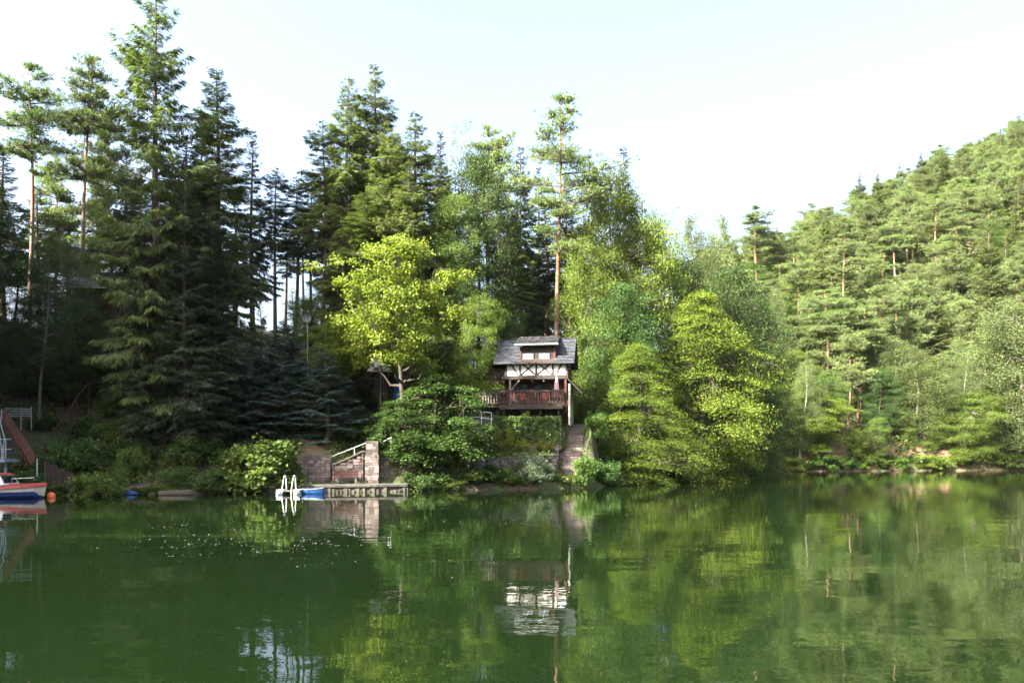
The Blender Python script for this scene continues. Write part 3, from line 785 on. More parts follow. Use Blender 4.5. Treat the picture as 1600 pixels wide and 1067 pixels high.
def slates(x0, x1, y0, z0, y1, z1, parent, seed, skip=None, cw=.30, ch=.21, name='roof_slates'):
    rng = random.Random(seed); m = MB(); L = math.hypot(y1 - y0, z1 - z0); n = int(L / ch)
    d = Vector((0, y1 - y0, z1 - z0)).normalized(); up = Vector((0, -d.z, d.y))
    for r in range(n):
        x = x0 - (cw / 2 if r % 2 else 0)
        while x < x1 - .02:
            a, b = max(x, x0) + .006, min(x + cw, x1) - .006
            s0 = r * ch; xm = (a + b) / 2
            if b - a > .05 and not (skip and skip(xm, s0)):
                lift = .048 + rng.uniform(0, .02); t = .034; tl = rng.uniform(-.006, .006)
                def q(xx, s_, h_): return Vector((xx, y0, z0)) + d * s_ + up * h_
                e_ = s0 + ch * 1.12
                m.hexa([q(a, s0, lift - t), q(b, s0, lift - t + tl), q(b, e_, .004), q(a, e_, .004), q(a, s0, lift), q(b, s0, lift + tl), q(b, e_, .012), q(a, e_, .012)])
            x += cw
    return m.build(name, M['slate'], parent, 'stuff')


DL, DR = hxx(806), hxx(872)
dz0, dtop = zE - .1, hzz(541)
slates(RL, RR_, -.42, ez, RY, zRdg, roof, 3, skip=lambda x, s: DL + .25 < x < DR - .25)
mr = MB()
for k in range(20):
    x = RL + (RR_ - RL) * k / 20; mr.box(x, x + (RR_ - RL) / 20 - .01, RY - .12, RY + .12, zRdg + .005 + .008 * (k % 2), zRdg + .045 + .008 * (k % 2))
mr.build('ridge_tiles', M['slate'], roof, 'stuff')
MB().tube([(RL, -.48, ez - .07), (DL + .1, -.48, ez - .07)], .055, 8).build('gutter', M['slate'], roof)
MB().tube([(DR - .1, -.48, ez - .07), (RR_, -.48, ez - .07)], .055, 8).build('gutter', M['slate'], roof)
# dormer
dl, dr_ = hxx(812), hxx(868)
dorm = bxp('dormer', 'darkwood', house, dl, dr_, -.02, 1.6, zE + .31, dtop)
for x0 in (dl, dr_ - .12): bxp('dormer_post', 'redwood', dorm, x0 - .01, x0 + .13, -.06, -.022, zE + .0, dtop - .01)
bxp('sill_beam', 'beam', dorm, dl + .13, dr_ - .13, -.05, -.022, zE + .02, zE + .13)
zf = hzz(539)
droof = slope_part('dormer_roof', DL, DR, -.45, zf, RY + .03, zRdg + .22, .09, 'beam', house)
slates(DL, DR, -.45, zf, RY + .03, zRdg + .22, droof, 4)
bxp('fascia', 'tanwood', droof, DL, DR, -.49, -.452, zf - .12, zf + .0)
MB().tube([(DL - .05, -.53, zf - .02), (DR + .05, -.53, zf - .02)], .05, 8).build('gutter', M['metal'], droof)
MB().tube([(DL + .1, .25, zf + .40), (DR - .1, .25, zf + .40)], .03, 6).build('snow_rail', M['beam'], droof)
for k in range(5):
    x = DL + .3 + k * (DR - DL - .6) / 4
    bxp('roof_vent', 'beam', droof, x - .07, x + .07, 1.45, 1.65, zRdg - .0, zRdg + .15)
for x0, x1 in ((hxx(815.5), hxx(834.5)), (hxx(841), hxx(860))):
    z0, z1 = hzz(562), hzz(551.5)
    wdw = MB().box(x0, x1, -.075, -.022, z0, z1).build('window', M['darkwood'], house)
    xm = (x0 + x1) / 2
    for a, b in ((x0 + .06, xm - .03), (xm + .03, x1 - .06)):
        bxp('pane', 'sky_pane', wdw, a, b, -.082, -.077, z0 + .05, z1 - .05)
    bxp('glazing_bar', 'white', wdw, xm - .02, xm + .02, -.09, -.077, z0 + .04, z1 - .04)
    bxp('sill', 'redwood', wdw, x0 - .05, x1 + .05, -.13, -.021, z0 - .05, z0 - .002)
# half-timbering: posts, rails and crosses, proud of the plaster
tz0, tz1 = zB + .05, zE + .30
posts = [xl + .06, hxx(812.5), hxx(838), hxx(864), xr - .06]
bxp('sole_beam', 'beam', house, xl - .2, xr + .02, -.10, -.003, zB - .02, tz0)
for x in posts: bxp('timber_post', 'beam', house, x - .08, x + .08, -.035, -.002, tz0 + .002, tz1 - .11)
bxp('timber_rail', 'beam', house, dl, dr_, -.038, -.002, tz1 - .108, tz1)
def strut(x0, z0, x1, z1, y=-.018): MB().bar((x0, y, z0), (x1, y, z1), .026, .13).build('timber_brace', M['beam'], house)


for a, b in ((1, 2), (2, 3)):
    x0, x1 = posts[a] + .07, posts[b] - .07
    strut(x0, tz0 + .05, x1, tz1 - .16); strut(x0, tz1 - .16, x1, tz0 + .05, -.016)
strut(posts[0] + .30, tz1 - .12, posts[1] - .16, tz0 + .05); strut(posts[4] - .28, tz1 - .12, posts[3] + .22, tz0 + .05)
# veranda deck
dY = -1.65; dxl, dxr = hxx(785), hxx(881)
deck = bxp('deck', 'darkwood', house, dxl, dxr, dY, gy_, zD - .16, zD)
bxp('deck_fascia', 'beam', deck, dxl - .02, dxr + .02, dY - .05, dY - .002, zD - .34, zD + .02)
for k in range(4):
    x = dxl + .3 + k * (dxr - dxl - .6) / 3; bxp('deck_post', 'darkwood', deck, x - .08, x + .08, dY + .25, dY + .41, -.25, zD - .163)
bxp('cellar_wall', 'mortar', house, dxl + .1, dxr - .1, .35, .55, -.25, zD - .17)
for px in (797, 884):
    x = hxx(px); bxp('veranda_post', 'tanwood' if px == 797 else 'redwood', house, x - .08, x + .08, -.24, -.08, zD + .002, zB - .262)
x = hxx(797); MB().bar((x + .05, -.16, zB - 1.1), (x + .75, -.16, zB - .3), .1, .1).build('post_brace', M['tanwood'], house)


def balustrade(x0, x1, y, z, h, parent, mat='darkwood', bal='redwood', step=.21, w_=.10):
    b = bxp('top_rail', mat, parent, x0, x1, y - .06, y + .06, z + h - .16, z + h)
    bxp('bottom_rail', mat, parent, x0, x1, y - .04, y + .04, z + .10, z + .19)
    n = max(2, int((x1 - x0) / step)); me = None
    for k in range(n):
        xx = x0 + (k + .5) * (x1 - x0) / n
        if me is None:
            mb = MB(); H0, H1 = z + .192, z + h - .162
            prof = [(.5, 0), (.5, .15), (.3, .25), (.5, .5), (.3, .75), (.5, .85), (.5, 1)]
            for i in range(len(prof) - 1):
                (a, t0), (c, t1) = prof[i], prof[i + 1]
                za, zc = H0 + (H1 - H0) * t0, H0 + (H1 - H0) * t1
                mb.hexa([(-a * w_, -.014, za), (a * w_, -.014, za), (a * w_, .014, za), (-a * w_, .014, za), (-c * w_, -.014, zc), (c * w_, -.014, zc), (c * w_, .014, zc), (-c * w_, .014, zc)])
            o = mb.build('baluster', M[bal], parent); me = o.data
        else: o = obj('baluster', me, parent)
        o.location = (xx, y, 0)
    for xx in (x0 - .05, x1 + .05): bxp('newel_post', mat, parent, xx - .055, xx + .055, y - .055, y + .055, z - .1, z + h + .06)


balustrade(dxl, dxr, dY + .08, zD, 1.12, house)
for s_, xx in ((0, dxl + .05), (1, dxr - .05)):
    MB().box(xx - .05, xx + .05, dY + .16, gy_ - .1, zD + .96, zD + 1.10).build('side_rail', M['darkwood'], house)
# side terrace and upper balcony on the left gable
tx0, tx1 = hxx(749), hxx(783)
tz = hzz(633, HOUSE_Y - 1.2)
terr = bxp('terrace_deck', 'darkwood', house, tx0, tx1, -1.2, 2.6, tz - .14, tz)
balustrade(tx0 + .1, tx1 - .1, -1.12, tz, 1.0, house, bal='tanwood')
for xx in (tx0 + .2, tx1 - .2): bxp('terrace_post', 'darkwood', house, xx - .07, xx + .07, -.9, -.76, -.3, tz - .142)
bx0, bx1 = hxx(762), hxx(789)
bz = hzz(592)
bxp('balcony_floor', 'redwood', house, bx0, bx1 - .02, .9, 3.4, bz - .16, bz)
balustrade(bx0 + .1, bx1 - .1, 1.0, bz, .95, house, mat='redwood', bal='tanwood')
slope_part('balcony_roof', bx0 - .2, bx1 + .1, .55, bz + 1.28, 3.4, bz + 1.55, .09, 'darkwood', house)
for yy in (1.0, 3.2): bxp('balcony_post', 'darkwood', house, bx0 + .12, bx0 + .24, yy, yy + .12, tz, bz + 1.2)
# right flank: pale wall and lean-to roof
wx = hxx(890)
MB().hexa([(wx, -1.3, -.2), (wx + .13, -1.3, -.3), (wx + .13, 2.6, -.1), (wx, 2.6, -.1), (wx, -1.3, zB - .75), (wx + .13, -1.3, zB - .75), (wx + .13, 2.6, zB - .4), (wx, 2.6, zB - .4)]).build('flank_wall', M['palepaint'], house)
slx = MB().hexa([(wx - .1, -.7, zB - .35), (wx + 1.0, -.7, zB - 1.5), (wx + 1.0, 3.4, zB - 1.5), (wx - .1, 3.4, zB - .35), (wx - .1, -.7, zB - .25), (wx + 1.0, -.7, zB - 1.40), (wx + 1.0, 3.4, zB - 1.40), (wx - .1, 3.4, zB - .25)])
slx.build('lean_to_roof', M['beam'], house)
for k, px in enumerate((832, 850)):
    x = hxx(px); MB().lathe([(.0, .16), (.05, .15), (.09, .03), (.08, 0), (0.02, -.01)], 8, (x, -.1, zB - .43)).build('porch_lamp', M['tanwood'], house)

# things on the veranda
hm = Matrix.Translation((HX, HOUSE_Y, HOUSE_Z)) @ Matrix.Rotation(R(-8), 4, 'Z')
def on_house(x, y, z): return hm @ Vector((x, y, z))


pl = on_house(hxx(872), dY + .45, zD)
par = tag(empty('parasol', pl), 'closed mauve parasol standing on the veranda of the house', 'parasol')
mc = MB(); n = 14
rings = [(.27, .55), (.25, .62), (.20, 1.2), (.13, 1.8), (.05, 2.28), (.012, 2.42)]
for r, z in rings:
    for k in range(n):
        rr = r * (1 if k % 2 else .62); a = 2 * math.pi * k / n; mc.v.append((rr * math.cos(a), rr * math.sin(a), z + (0.08 if (z < .6 and k % 2 == 0) else 0)))
for i in range(len(rings) - 1):
    for k in range(n): mc.f.append((i * n + k, i * n + (k + 1) % n, (i + 1) * n + (k + 1) % n, (i + 1) * n + k))
mc.build('canopy', M['cloth'], par)
MB().tube([(0, 0, .05), (0, 0, 2.5)], .025, 8).build('pole', M['tanwood'], par)
MB().lathe([(.28, 0), (.28, .05), (.08, .09), (.05, .25)], 14).build('foot', M['concrete'], par)


def chair(px, cush, label, rz):
    l_ = on_house(hxx(px), dY + .75, zD)
    c = tag(empty('garden_chair', l_, rz), label, 'chair', 'chairs on the veranda')
    for sx in (-1, 1):
        for sy in (-1, 1): bxp('leg', 'tanwood', c, sx * .23 - .025, sx * .23 + .025, sy * .22 - .025, sy * .22 + .025, 0, .42 if sy < 0 else .95)
    bxp('seat', 'tanwood', c, -.26, .26, -.26, .195, .42, .46)
    for k in range(3): bxp('back_slat', 'tanwood', c, -.20, .20, .21, .235, .52 + k * .15, .62 + k * .15)
    bxp('cushion', cush, c, -.24, .24, -.24, .18, .462, .53); bxp('back_cushion', cush, c, -.22, .22, .13, .205, .535, .93)


chair(820, 'fabricorange', 'garden chair with orange cushions behind the veranda balustrade', .4)
chair(853, 'fabricred', 'garden chair with red cushions behind the veranda balustrade, nearest the parasol', -.3)
tl = on_house(hxx(836), dY + .95, zD)
tb = tag(empty('garden_table', tl, R(-8)), 'low wooden table between the two veranda chairs', 'table')
bxp('table_top', 'tanwood', tb, -.45, .45, -.35, .35, .68, .72)
for sx in (-1, 1):
    for sy in (-1, 1): bxp('leg', 'tanwood', tb, sx * .38 - .03, sx * .38 + .03, sy * .28 - .03, sy * .28 + .03, 0, .678)


# ------------------------------------------------------------------ stone walls, stairs
def stone_wall(name, label, pts, zb, zt, th=.4, seed=1, sw=.36, sh=.19, cap=True, group=None):
    """pts: list of (x, y) along the front foot; zb, zt: bottom and top heights per point"""
    rng = random.Random(seed)
    root = tag(empty(name, (pts[0][0], pts[0][1], zb[0])), label, 'wall', group)
    o0 = Vector((pts[0][0], pts[0][1], zb[0])); core = MB(); st = MB(); cp = MB()
    for i in range(len(pts) - 1):
        a, b = Vector((*pts[i], 0)), Vector((*pts[i + 1], 0)); d = (b - a).normalized(); L = (b - a).length; nrm_ = Vector((d.y, -d.x, 0))
        if nrm_.y > 0: nrm_ = -nrm_
        def q(s_, h_, out): 
            p = a + d * s_ + nrm_ * out; return Vector((p.x, p.y, h_)) - o0
        core.hexa([q(0, zb[i] - .3, -.04), q(L, zb[i + 1] - .3, -.04), q(L, zb[i + 1] - .3, -th), q(0, zb[i] - .3, -th), q(0, zt[i] - .02, -.04), q(L, zt[i + 1] - .02, -.04), q(L, zt[i + 1] - .02, -th), q(0, zt[i] - .02, -th)])
        zmin, zmax = min(zb[i], zb[i + 1]) - .15, max(zt[i], zt[i + 1]); z = zmin
        while z < zmax:
            hh = sh * rng.uniform(.75, 1.3); s_ = -rng.uniform(0, sw)
            while s_ < L:
                ww = sw * rng.uniform(.55, 1.6); s0, s1 = max(s_, 0) + .014, min(s_ + ww, L) - .014
                if s1 - s0 > .05:
                    t0, t1 = s0 / L, s1 / L; lim = min(zt[i] + (zt[i + 1] - zt[i]) * t0, zt[i] + (zt[i + 1] - zt[i]) * t1) - .02
                    zz1 = min(z + hh - .024, lim)
                    if zz1 - z > .04:
                        o_ = rng.uniform(-.012, .035); j = lambda: rng.uniform(-.012, .012)
                        st.hexa([q(s0 + j(), z + j(), -.05), q(s1 + j(), z + j(), -.05), q(s1, z, -.1), q(s0, z, -.1), q(s0 + j(), zz1 + j(), -.05), q(s1 + j(), zz1 + j(), -.05), q(s1, zz1, -.1), q(s0, zz1, -.1)])
                        b0 = len(st.v) - 8
                        for q_ in (0, 1, 4, 5):
                            v_ = Vector(st.v[b0 + q_]) + nrm_ * (.055 + o_); st.v[b0 + q_] = tuple(v_)
                s_ += ww
            z += hh
        if cap:
            n = max(1, int(L / .55))
            for k in range(n):
                s0, s1 = L * k / n + .006, L * (k + 1) / n - .006
                za, zc = zt[i] + (zt[i + 1] - zt[i]) * s0 / L, zt[i] + (zt[i + 1] - zt[i]) * s1 / L; u = rng.uniform(0, .02)
                cp.hexa([q(s0, za - .015, .05), q(s1, zc - .015, .05), q(s1, zc - .015, -th - .03), q(s0, za - .015, -th - .03), q(s0, za + .06 + u, .05), q(s1, zc + .06 + u, .05), q(s1, zc + .06 + u, -th - .03), q(s0, za + .06 + u, -th - .03)])
    core.build('core', M['mortar'], root); st.build('stones', M['stone'], root, 'stuff')
    if cap: cp.build('cap_stones', M['concrete'], root, 'stuff')
    return root


def sh_pt(X, v): return (X, float(shoreY(X)) + v)


xs = [-5.2, -3.2, -1.7, .3, 1.8, 3.2]
stone_wall('stone_wall', 'long low stone retaining wall behind the shore bushes below the house', [sh_pt(x, 1.95) for x in xs], [.45] * 6, [1.9, 1.95, 2.05, 2.15, 2.25, 2.35], .45, 2)
stone_wall('stone_wall', 'ivy covered terrace wall directly below the veranda', [(-3.0, 62.35), (3.75, 62.2)], [3.0, 3.0], [4.95, 4.95], .5, 3, cap=False)
stone_wall('stone_wall', 'short stone landing wall on the left of the stairs below the house', [(2.4, 61.3), (3.45, 61.15)], [2.0, 1.8], [2.95, 2.95], .4, 4)
stone_wall('stone_wall', 'terrace wall with white pipe railing left of the house', [tuple(P(737, 655, 60.5))[:2], tuple(P(772, 655, 61.6))[:2]], [4.0, 4.0], [5.0, 5.2], .4, 5)
q0 = 2.55
lw_ = [sh_pt(P(468, 700, 53).x, q0), sh_pt(P(516, 700, 53).x, q0)]
stone_wall('stone_wall', 'stone wall beside the quay between the leafy shore shrub and the steps', lw_, [.4, .4], [2.25, 2.3], .4, 6)
lw2 = [sh_pt(P(517.5, 700, 53).x, q0), sh_pt(P(566, 700, 53.4).x, q0)]
stone_wall('stone_wall', 'sloping stair wall behind the red bench', lw2, [.4, .4], [1.6, 2.55], .4, 7)
rw = [sh_pt(P(591, 700, 54).x, q0 + .15), sh_pt(P(650, 700, 55).x, q0 + .25)]
stone_wall('stone_wall', 'dark stone wall between the square stone pillar and the leaning trunk', rw, [.4, .4], [2.3, 2.1], .4, 8)
# pillar
pa, pb = P(567.5, 700, 53.2), P(589.5, 700, 53.2)
pY = float(shoreY(-9)) + q0 - .25
pil = tag(empty('stone_pillar', ((pa.x + pb.x) / 2, pY, .42)), 'tall square stone pillar at the foot of the steps by the bench', 'pillar')
pw = (pb.x - pa.x) / 2; mp_ = MB(); rng = random.Random(9); z = -.2
MB().box(-pw + .05, pw - .05, .05, 2 * pw - .05, -.3, 2.70).build('core', M['mortar'], pil)
while z < 2.68:
    hh = rng.uniform(.13, .22); z1 = min(z + hh, 2.72); off = 0 if z < 1.85 else .06
    s_ = -pw + off
    while s_ < pw - off - .05:
        ww = min(rng.uniform(.2, .5), pw - off - s_); j = rng.uniform(0, .03)
        mp_.box(s_ + .008, s_ + ww - .008, off - j, .3, z + .008, z1 - .006); s_ += ww
    for sx in (-1, 1):
        y_ = off + .3
        while y_ < 2 * pw - .1:
            ww = min(rng.uniform(.2, .4), 2 * pw - y_); j = rng.uniform(0, .02); xo = sx * (pw - off + j)
            mp_.box(min(xo, xo - sx * .2), max(xo, xo - sx * .2), y_ + .008, y_ + ww - .008, z + .008, z1 - .006); y_ += ww
    z = z1
mp_.build('stones', M['stone'], pil, 'stuff')
bxp('cap_stone', 'concrete', pil, -pw + .02, pw - .02, .02, 2 * pw - .02, 2.735, 2.80)

# railing over the bench
rl = tag(empty('pipe_railing', (lw2[0][0], lw2[0][1] + .2, 1.6)), 'grey pipe railing climbing to the stone pillar above the bench', 'railing')
o0 = rl.location.copy()
yy = lw2[0][1] + .2
def rp(px, py): p = P(px, py, yy); return Vector((p.x, yy + (p.x - lw2[0][0]) * .3, p.z)) - o0
MB().tube([rp(513, 715.5), rp(571, 691)], .03, 8).build('rail', M['metal'], rl)
MB().tube([rp(518, 726), rp(568, 705)], .024, 8).build('rail', M['metal'], rl)
for px, y0, y1 in ((517, 714, 733), (552, 699, 727)): MB().tube([rp(px, y0), rp(px, y1)], .026, 8).build('post', M['metal'], rl)
rl2 = tag(empty('pipe_railing', (pb.x + .1, pY + .6, 2.5)), 'short grey pipe railing rising from the pillar towards the oak', 'railing')
o1 = rl2.location.copy()
def rp2(px, py): p = P(px, py, pY + .6); return p - o1
MB().tube([rp2(588, 695.5), rp2(612, 683)], .026, 8).build('rail', M['metal'], rl2)
MB().tube([rp2(611, 683), rp2(611, 712)], .024, 8).build('post', M['metal'], rl2)
rl3 = tag(empty('pipe_railing', (P(737, 655, 60.3).x, 60.3, 5.0)), 'thin white pipe railing on the terrace wall left of the house', 'railing')
o2 = rl3.location.copy()
a_, b_ = P(736, 641, 60.35) - o2, P(768, 645, 61.4) - o2
MB().tube([a_, b_], .022, 6).build('rail', M['white'], rl3)
MB().tube([a_ - Vector((0, 0, .45)), b_ - Vector((0, 0, .45))], .022, 6).build('rail', M['white'], rl3)
for t in (0.0, .5, 1.0):
    p = a_.lerp(b_, t); MB().tube([p, p - Vector((0, 0, .95))], .022, 6).build('post', M['white'], rl3)

# quay slab and its stones
qx = [-14.6, -12.5, -10.5, -8.4, -6.6]
qs = tag(empty('quay', (*sh_pt(qx[0], 0), 0)), 'narrow concrete quay along the water in front of the bench', 'quay')
oq = qs.location.copy(); rng = random.Random(12); m1 = MB(); m2 = MB()
for i in range(len(qx) - 1):
    a, b = Vector((*sh_pt(qx[i], -.25), 0)) - oq, Vector((*sh_pt(qx[i + 1], -.25), 0)) - oq
    mk = MB(); e = Vector((.004, 0, 0)); dz = rng.uniform(-.02, .02); bk = Vector((0, .95, 0))
    mk.hexa([a + e + Vector((0, 0, .33)), b - e + Vector((0, 0, .33)), b - e + bk + Vector((0, 0, .33)), a + e + bk + Vector((0, 0, .33)), a + e + Vector((0, 0, .47 + dz)), b - e + Vector((0, 0, .47 + dz)), b - e + bk + Vector((0, 0, .49 + dz)), a + e + bk + Vector((0, 0, .49 + dz))])
    mk.build('slab', M['concrete'], qs)
    MB().hexa([a + e + Vector((0, .12, -.4)), b - e + Vector((0, .12, -.4)), b - e + Vector((0, .8, -.4)), a + e + Vector((0, .8, -.4)), a + e + Vector((0, .12, .296)), b - e + Vector((0, .12, .296)), b - e + Vector((0, .8, .296)), a + e + Vector((0, .8, .296))]).build('footing', M['wetstone'], qs)
    n = 9
    for k in range(n):
        p = a.lerp(b, (k + rng.uniform(.3, .7)) / n); r = rng.uniform(.12, .26)
        m2.hexa([p + Vector((x * r * rng.uniform(.8, 1.1), y * .15 + .2, zz)) for zz in (-.25, rng.uniform(.08, .29)) for x, y in ((-1, -1), (1, -1), (1, 1), (-1, 1))])
m2.build('foot_stones', M['wetstone'], qs, 'stuff')

# stairs below the house
st = tag(empty('stone_stairs', (4.7, 60.0, .5)), 'steep stone stairs climbing from the shore to the right side of the house', 'stairs')
ost = st.location.copy(); ns = 19; sm = {}
for k in range(ns):
    t = k / (ns - 1); y = 60.0 + 4.9 * t; z = .62 + 4.15 * t; x0 = 3.25 + 1.4 * t; x1 = 4.85 + .85 * t
    m = MB(); jr = random.Random(k)
    j = lambda: jr.uniform(-.03, .03)
    m.hexa([(x0 + j(), y + j(), z - .45), (x1 + j(), y + j(), z - .45), (x1, y + .5, z - .45), (x0, y + .5, z - .45), (x0 + j(), y + j(), z + j() * .4), (x1 + j(), y + j(), z + j() * .4), (x1, y + .5, z + j() * .3), (x0, y + .5, z + j() * .3)])
    m.v = [tuple(Vector(v) - ost) for v in m.v]
    m.build('step', M['stone' if k % 3 else 'concrete'], st)

# ------------------------------------------------------------------ bench
bp = P(541, 745, float(shoreY(-10.3)) + 1.9)
bz_ = hz(bp.x, bp.y)
bn = tag(empty('bench', (bp.x, bp.y, bz_), .22), 'red brown wooden bench on the quay under the railing', 'bench')
for k in range(3): bxp('seat_slat', 'redwood', bn, -.78, .78, -.22 + k * .15, -.09 + k * .15, .40, .435)
for k in range(2): MB().bar((-.78, .25 + k * .03, .62 + k * .15), (.78, .25 + k * .03, .62 + k * .15), .03, .12).build('back_slat', M['redwood'], bn)
for sx in (-.6, .6):
    bxp('leg', 'concrete', bn, sx - .06, sx + .06, -.2, .2, 0, .398); MB().bar((sx, .20, .2), (sx, .33, .86), .05, .05).build('back_post', M['darkwood'], bn)
bxp('end_board', 'redpaint', bn, -.85, -.785, -.2, .22, .36, .52)

# ------------------------------------------------------------------ swimming float with ladder
fp = P(452, 768, 48.5)
fl = tag(empty('swim_float', (fp.x, fp.y, 0), .05), 'small white swimming float with two curved ladder rails', 'float')
bxp('deck', 'concrete', fl, -.68, .68, -.4, .5, .16, .23)
for sx in (-1, 1):
    m = MB(); m.lathe([(.05, -.55), (.16, -.5), (.17, 0), (.17, .45), (.1, .5)], 10)
    m.v = [(sx * .5 + x, z, .07 + y) for x, y, z in m.v]; m.build('pontoon', M['white'], fl, smooth=True)
    bxp('edge_cap', 'white', fl, sx * .5 - .18, sx * .5 + .18, -.43, .5, .232, .275)
for sx in (-.27, .27):
    m = MB(); pts = [(sx - .06, -.42, -.4), (sx - .06, -.42, .25), (sx + .02, -.40, .85), (sx + .06, -.36, 1.08), (sx + .10, -.25, 1.1), (sx + .11, -.1, .9), (sx + .11, 0, .27)]
    m.tube(pts, .024, 8); m.build('ladder_rail', M['white'], fl)
for k in range(2): MB().tube([(-.33, -.42, -.05 - k * .2), (.21, -.42, -.05 - k * .2)], .018, 6).build('ladder_rung', M['white'], fl)


def hull(name, L, W, D, mat, parent, sheer=.12, n=12, z0=-.12, off=(0, 0, 0), bowz=.0, taper_back=.75, deck=True):
    m = MB(); k = 9
    for i in range(n + 1):
        t = i / n; x = -L / 2 + L * t
        wv = W / 2 * (taper_back + (1 - taper_back) * math.sin(min(t / .45, 1) * math.pi / 2)) * (1 if t < .5 else math.cos((t - .5) / .5 * math.pi / 2) ** .75 + .01)
        top = D + sheer * max(0, (t - .4) / .6) ** 2
        for j in range(k):
            a = (j / (k - 1) - .5) * math.pi
            yv = wv * math.copysign(abs(math.sin(a)) ** .7, a); zv = top - (top - z0 - bowz * t ** 3) * math.cos(a) ** .8
            m.v.append((x + off[0] + .25 * t ** 4 * (zv - z0), yv + off[1], zv + off[2]))
    for i in range(n):
        for j in range(k - 1):
            b = i * k + j; m.f.append((b, b + 1, b + k + 1, b + k))
    m.f.append(tuple(range(k)))
    if deck:
        for i in range(n): m.f.append((i * k, (i + 1) * k, (i + 1) * k + k - 1, i * k + k - 1))
    return m.build(name, M[mat], parent, smooth=False)


bl = P(484, 768, 49.0)
bb = tag(empty('canoe', (bl.x, bl.y, 0), -.06), 'small blue plastic boat moored behind the white swimming float', 'boat')
hull('hull', 1.75, .62, .22, 'blue', bb, sheer=.1, z0=-.1, deck=False)
for y in (-.27, .27): MB().tube([(-.8, y, .27), (0, y * 1.05, .27), (.45, y * .8, .30), (.85, y * .1, .36)], .022, 6).build('gunwale', M['steelblue'], bb)
bxp('thwart', 'steelblue', bb, -.15, .1, -.26, .26, .17, .20)

# ------------------------------------------------------------------ motor boat, buoy
bo = P(72, 772, 44.2)
mbt = tag(empty('motor_boat', (bo.x - 2.55, 44.2, 0), R(-4)), 'moored motor boat with red deck, white side and blue bottom', 'boat')
hull('hull', 5.0, 1.9, .56, 'shaded_white', mbt, sheer=.16, z0=-.15, bowz=.25)
hull('bottom', 4.86, 1.84, .30, 'navy', mbt, sheer=.06, z0=-.2, bowz=.2)
for o in mbt.children:
    if o.name.startswith('bottom'): o.scale = (1, 1.06, 1)
dk = MB(); n = 12
for i in range(n + 1):
    t = i / n; x = -2.5 + 5.0 * t; wv = .97 * (.75 + .25 * math.sin(min(t / .45, 1) * math.pi / 2)) * (1 if t < .5 else math.cos((t - .5) / .5 * math.pi / 2) ** .75 + .01)
    top = .56 + .16 * max(0, (t - .4) / .6) ** 2; xx = x + .25 * t ** 4 * (top + .15)
    dk.v += [(xx, -wv - .02, top - .10), (xx, -wv * .97 - .02, top + .03), (xx, 0, top + .34 * (1 - .75 * t)), (xx, wv * .97 + .02, top + .03), (xx, wv + .02, top - .10)]
for i in range(n):
    for j in range(4): b = i * 5 + j; dk.f.append((b, b + 5, b + 6, b + 1))
dk.f.append((0, 1, 2, 3, 4)); dk.build('deck', M['redpaint'], mbt)
cb = MB().hexa([(-1.9, -.72, .66), (.75, -.66, .70), (.75, .66, .70), (-1.9, .72, .66), (-1.8, -.6, 1.25), (.42, -.52, 1.22), (.42, .52, 1.22), (-1.8, .6, 1.25)]).build('cabin', M['white'], mbt)
MB().hexa([(-1.95, -.68, 1.255), (.55, -.58, 1.225), (.55, .58, 1.225), (-1.95, .68, 1.255), (-1.9, -.6, 1.36), (.30, -.48, 1.31), (.30, .48, 1.31), (-1.9, .6, 1.36)]).build('cabin_roof', M['redpaint'], mbt)
MB().hexa([(.66, -.53, .80), (.72, -.53, .80), (.72, .53, .80), (.66, .53, .80), (.46, -.46, 1.16), (.50, -.46, 1.16), (.50, .46, 1.16), (.46, .46, 1.16)]).build('windscreen', M['glass'], cb)
for x0, x1 in ((-.85, .35), (-1.75, -.98)):
    MB().hexa([(x0, -.72, .80), (x1, -.695, .80), (x1, -.66, .80), (x0, -.66, .80), (x0, -.655, 1.14), (x1 - .14, -.63, 1.14), (x1 - .14, -.6, 1.14), (x0, -.6, 1.14)]).build('side_window', M['rust'], cb)
MB().tube([(1.1, -.5, .86), (1.1, -.5, 1.02), (2.1, -.15, 1.08), (2.1, -.15, .93)], .014, 6).build('bow_rail', M['metal'], mbt)
bu = P(80, 777, 44.6)
by = tag(empty('buoy', (bu.x, bu.y, 0)), 'round orange mooring buoy beside the bow of the red motor boat', 'buoy')
MB().lathe([(.02, -.2), (.13, -.17), (.205, -.08), (.235, .04), (.225, .12), (.19, .19), (.13, .245), (.06, .272)], 16).build('ball', M['orange'], by, smooth=True)
MB().lathe([(.03, .265), (.035, .30), (.015, .315)], 8).build('eye', M['orange'], by)

# ------------------------------------------------------------------ landing stage at the left
ls = tag(empty('landing_stage', (P(2, 700, 46.5).x, 46.5, 0)), 'light blue steel landing stage with railings above the motor boat', 'platform')
ol = ls.location.copy()
def lp(px, py, Y=46.5): return P(px, py, Y) - ol
a = lp(-60, 719); b = lp(15.5, 719)
bxp('platform', 'steelblue', ls, a.x, b.x, -.5, 1.0, b.z - .10, b.z + .08)
for px in (-40, 6): p = lp(px, 719); bxp('pile', 'steelblue', ls, p.x - .06, p.x + .06, .1, .22, -1.2, p.z - .102)
for py in (686, 701.5): MB().tube([lp(-60, py), lp(17.5, py)], .026, 8).build('rail', M['steelblue'], ls)
for px in (-30, -8, 6, 9): MB().tube([lp(px, 685), lp(px, 718)], .026, 8).build('post', M['steelblue'], ls)
MB().tube([lp(3, 640), lp(1, 662), lp(7, 684), lp(2, 718)], .03, 8).build('ladder_side', M['steelblue'], ls)
MB().tube([lp(-3, 655), lp(4, 716)], .03, 8).build('ladder_side', M['steelblue'], ls)
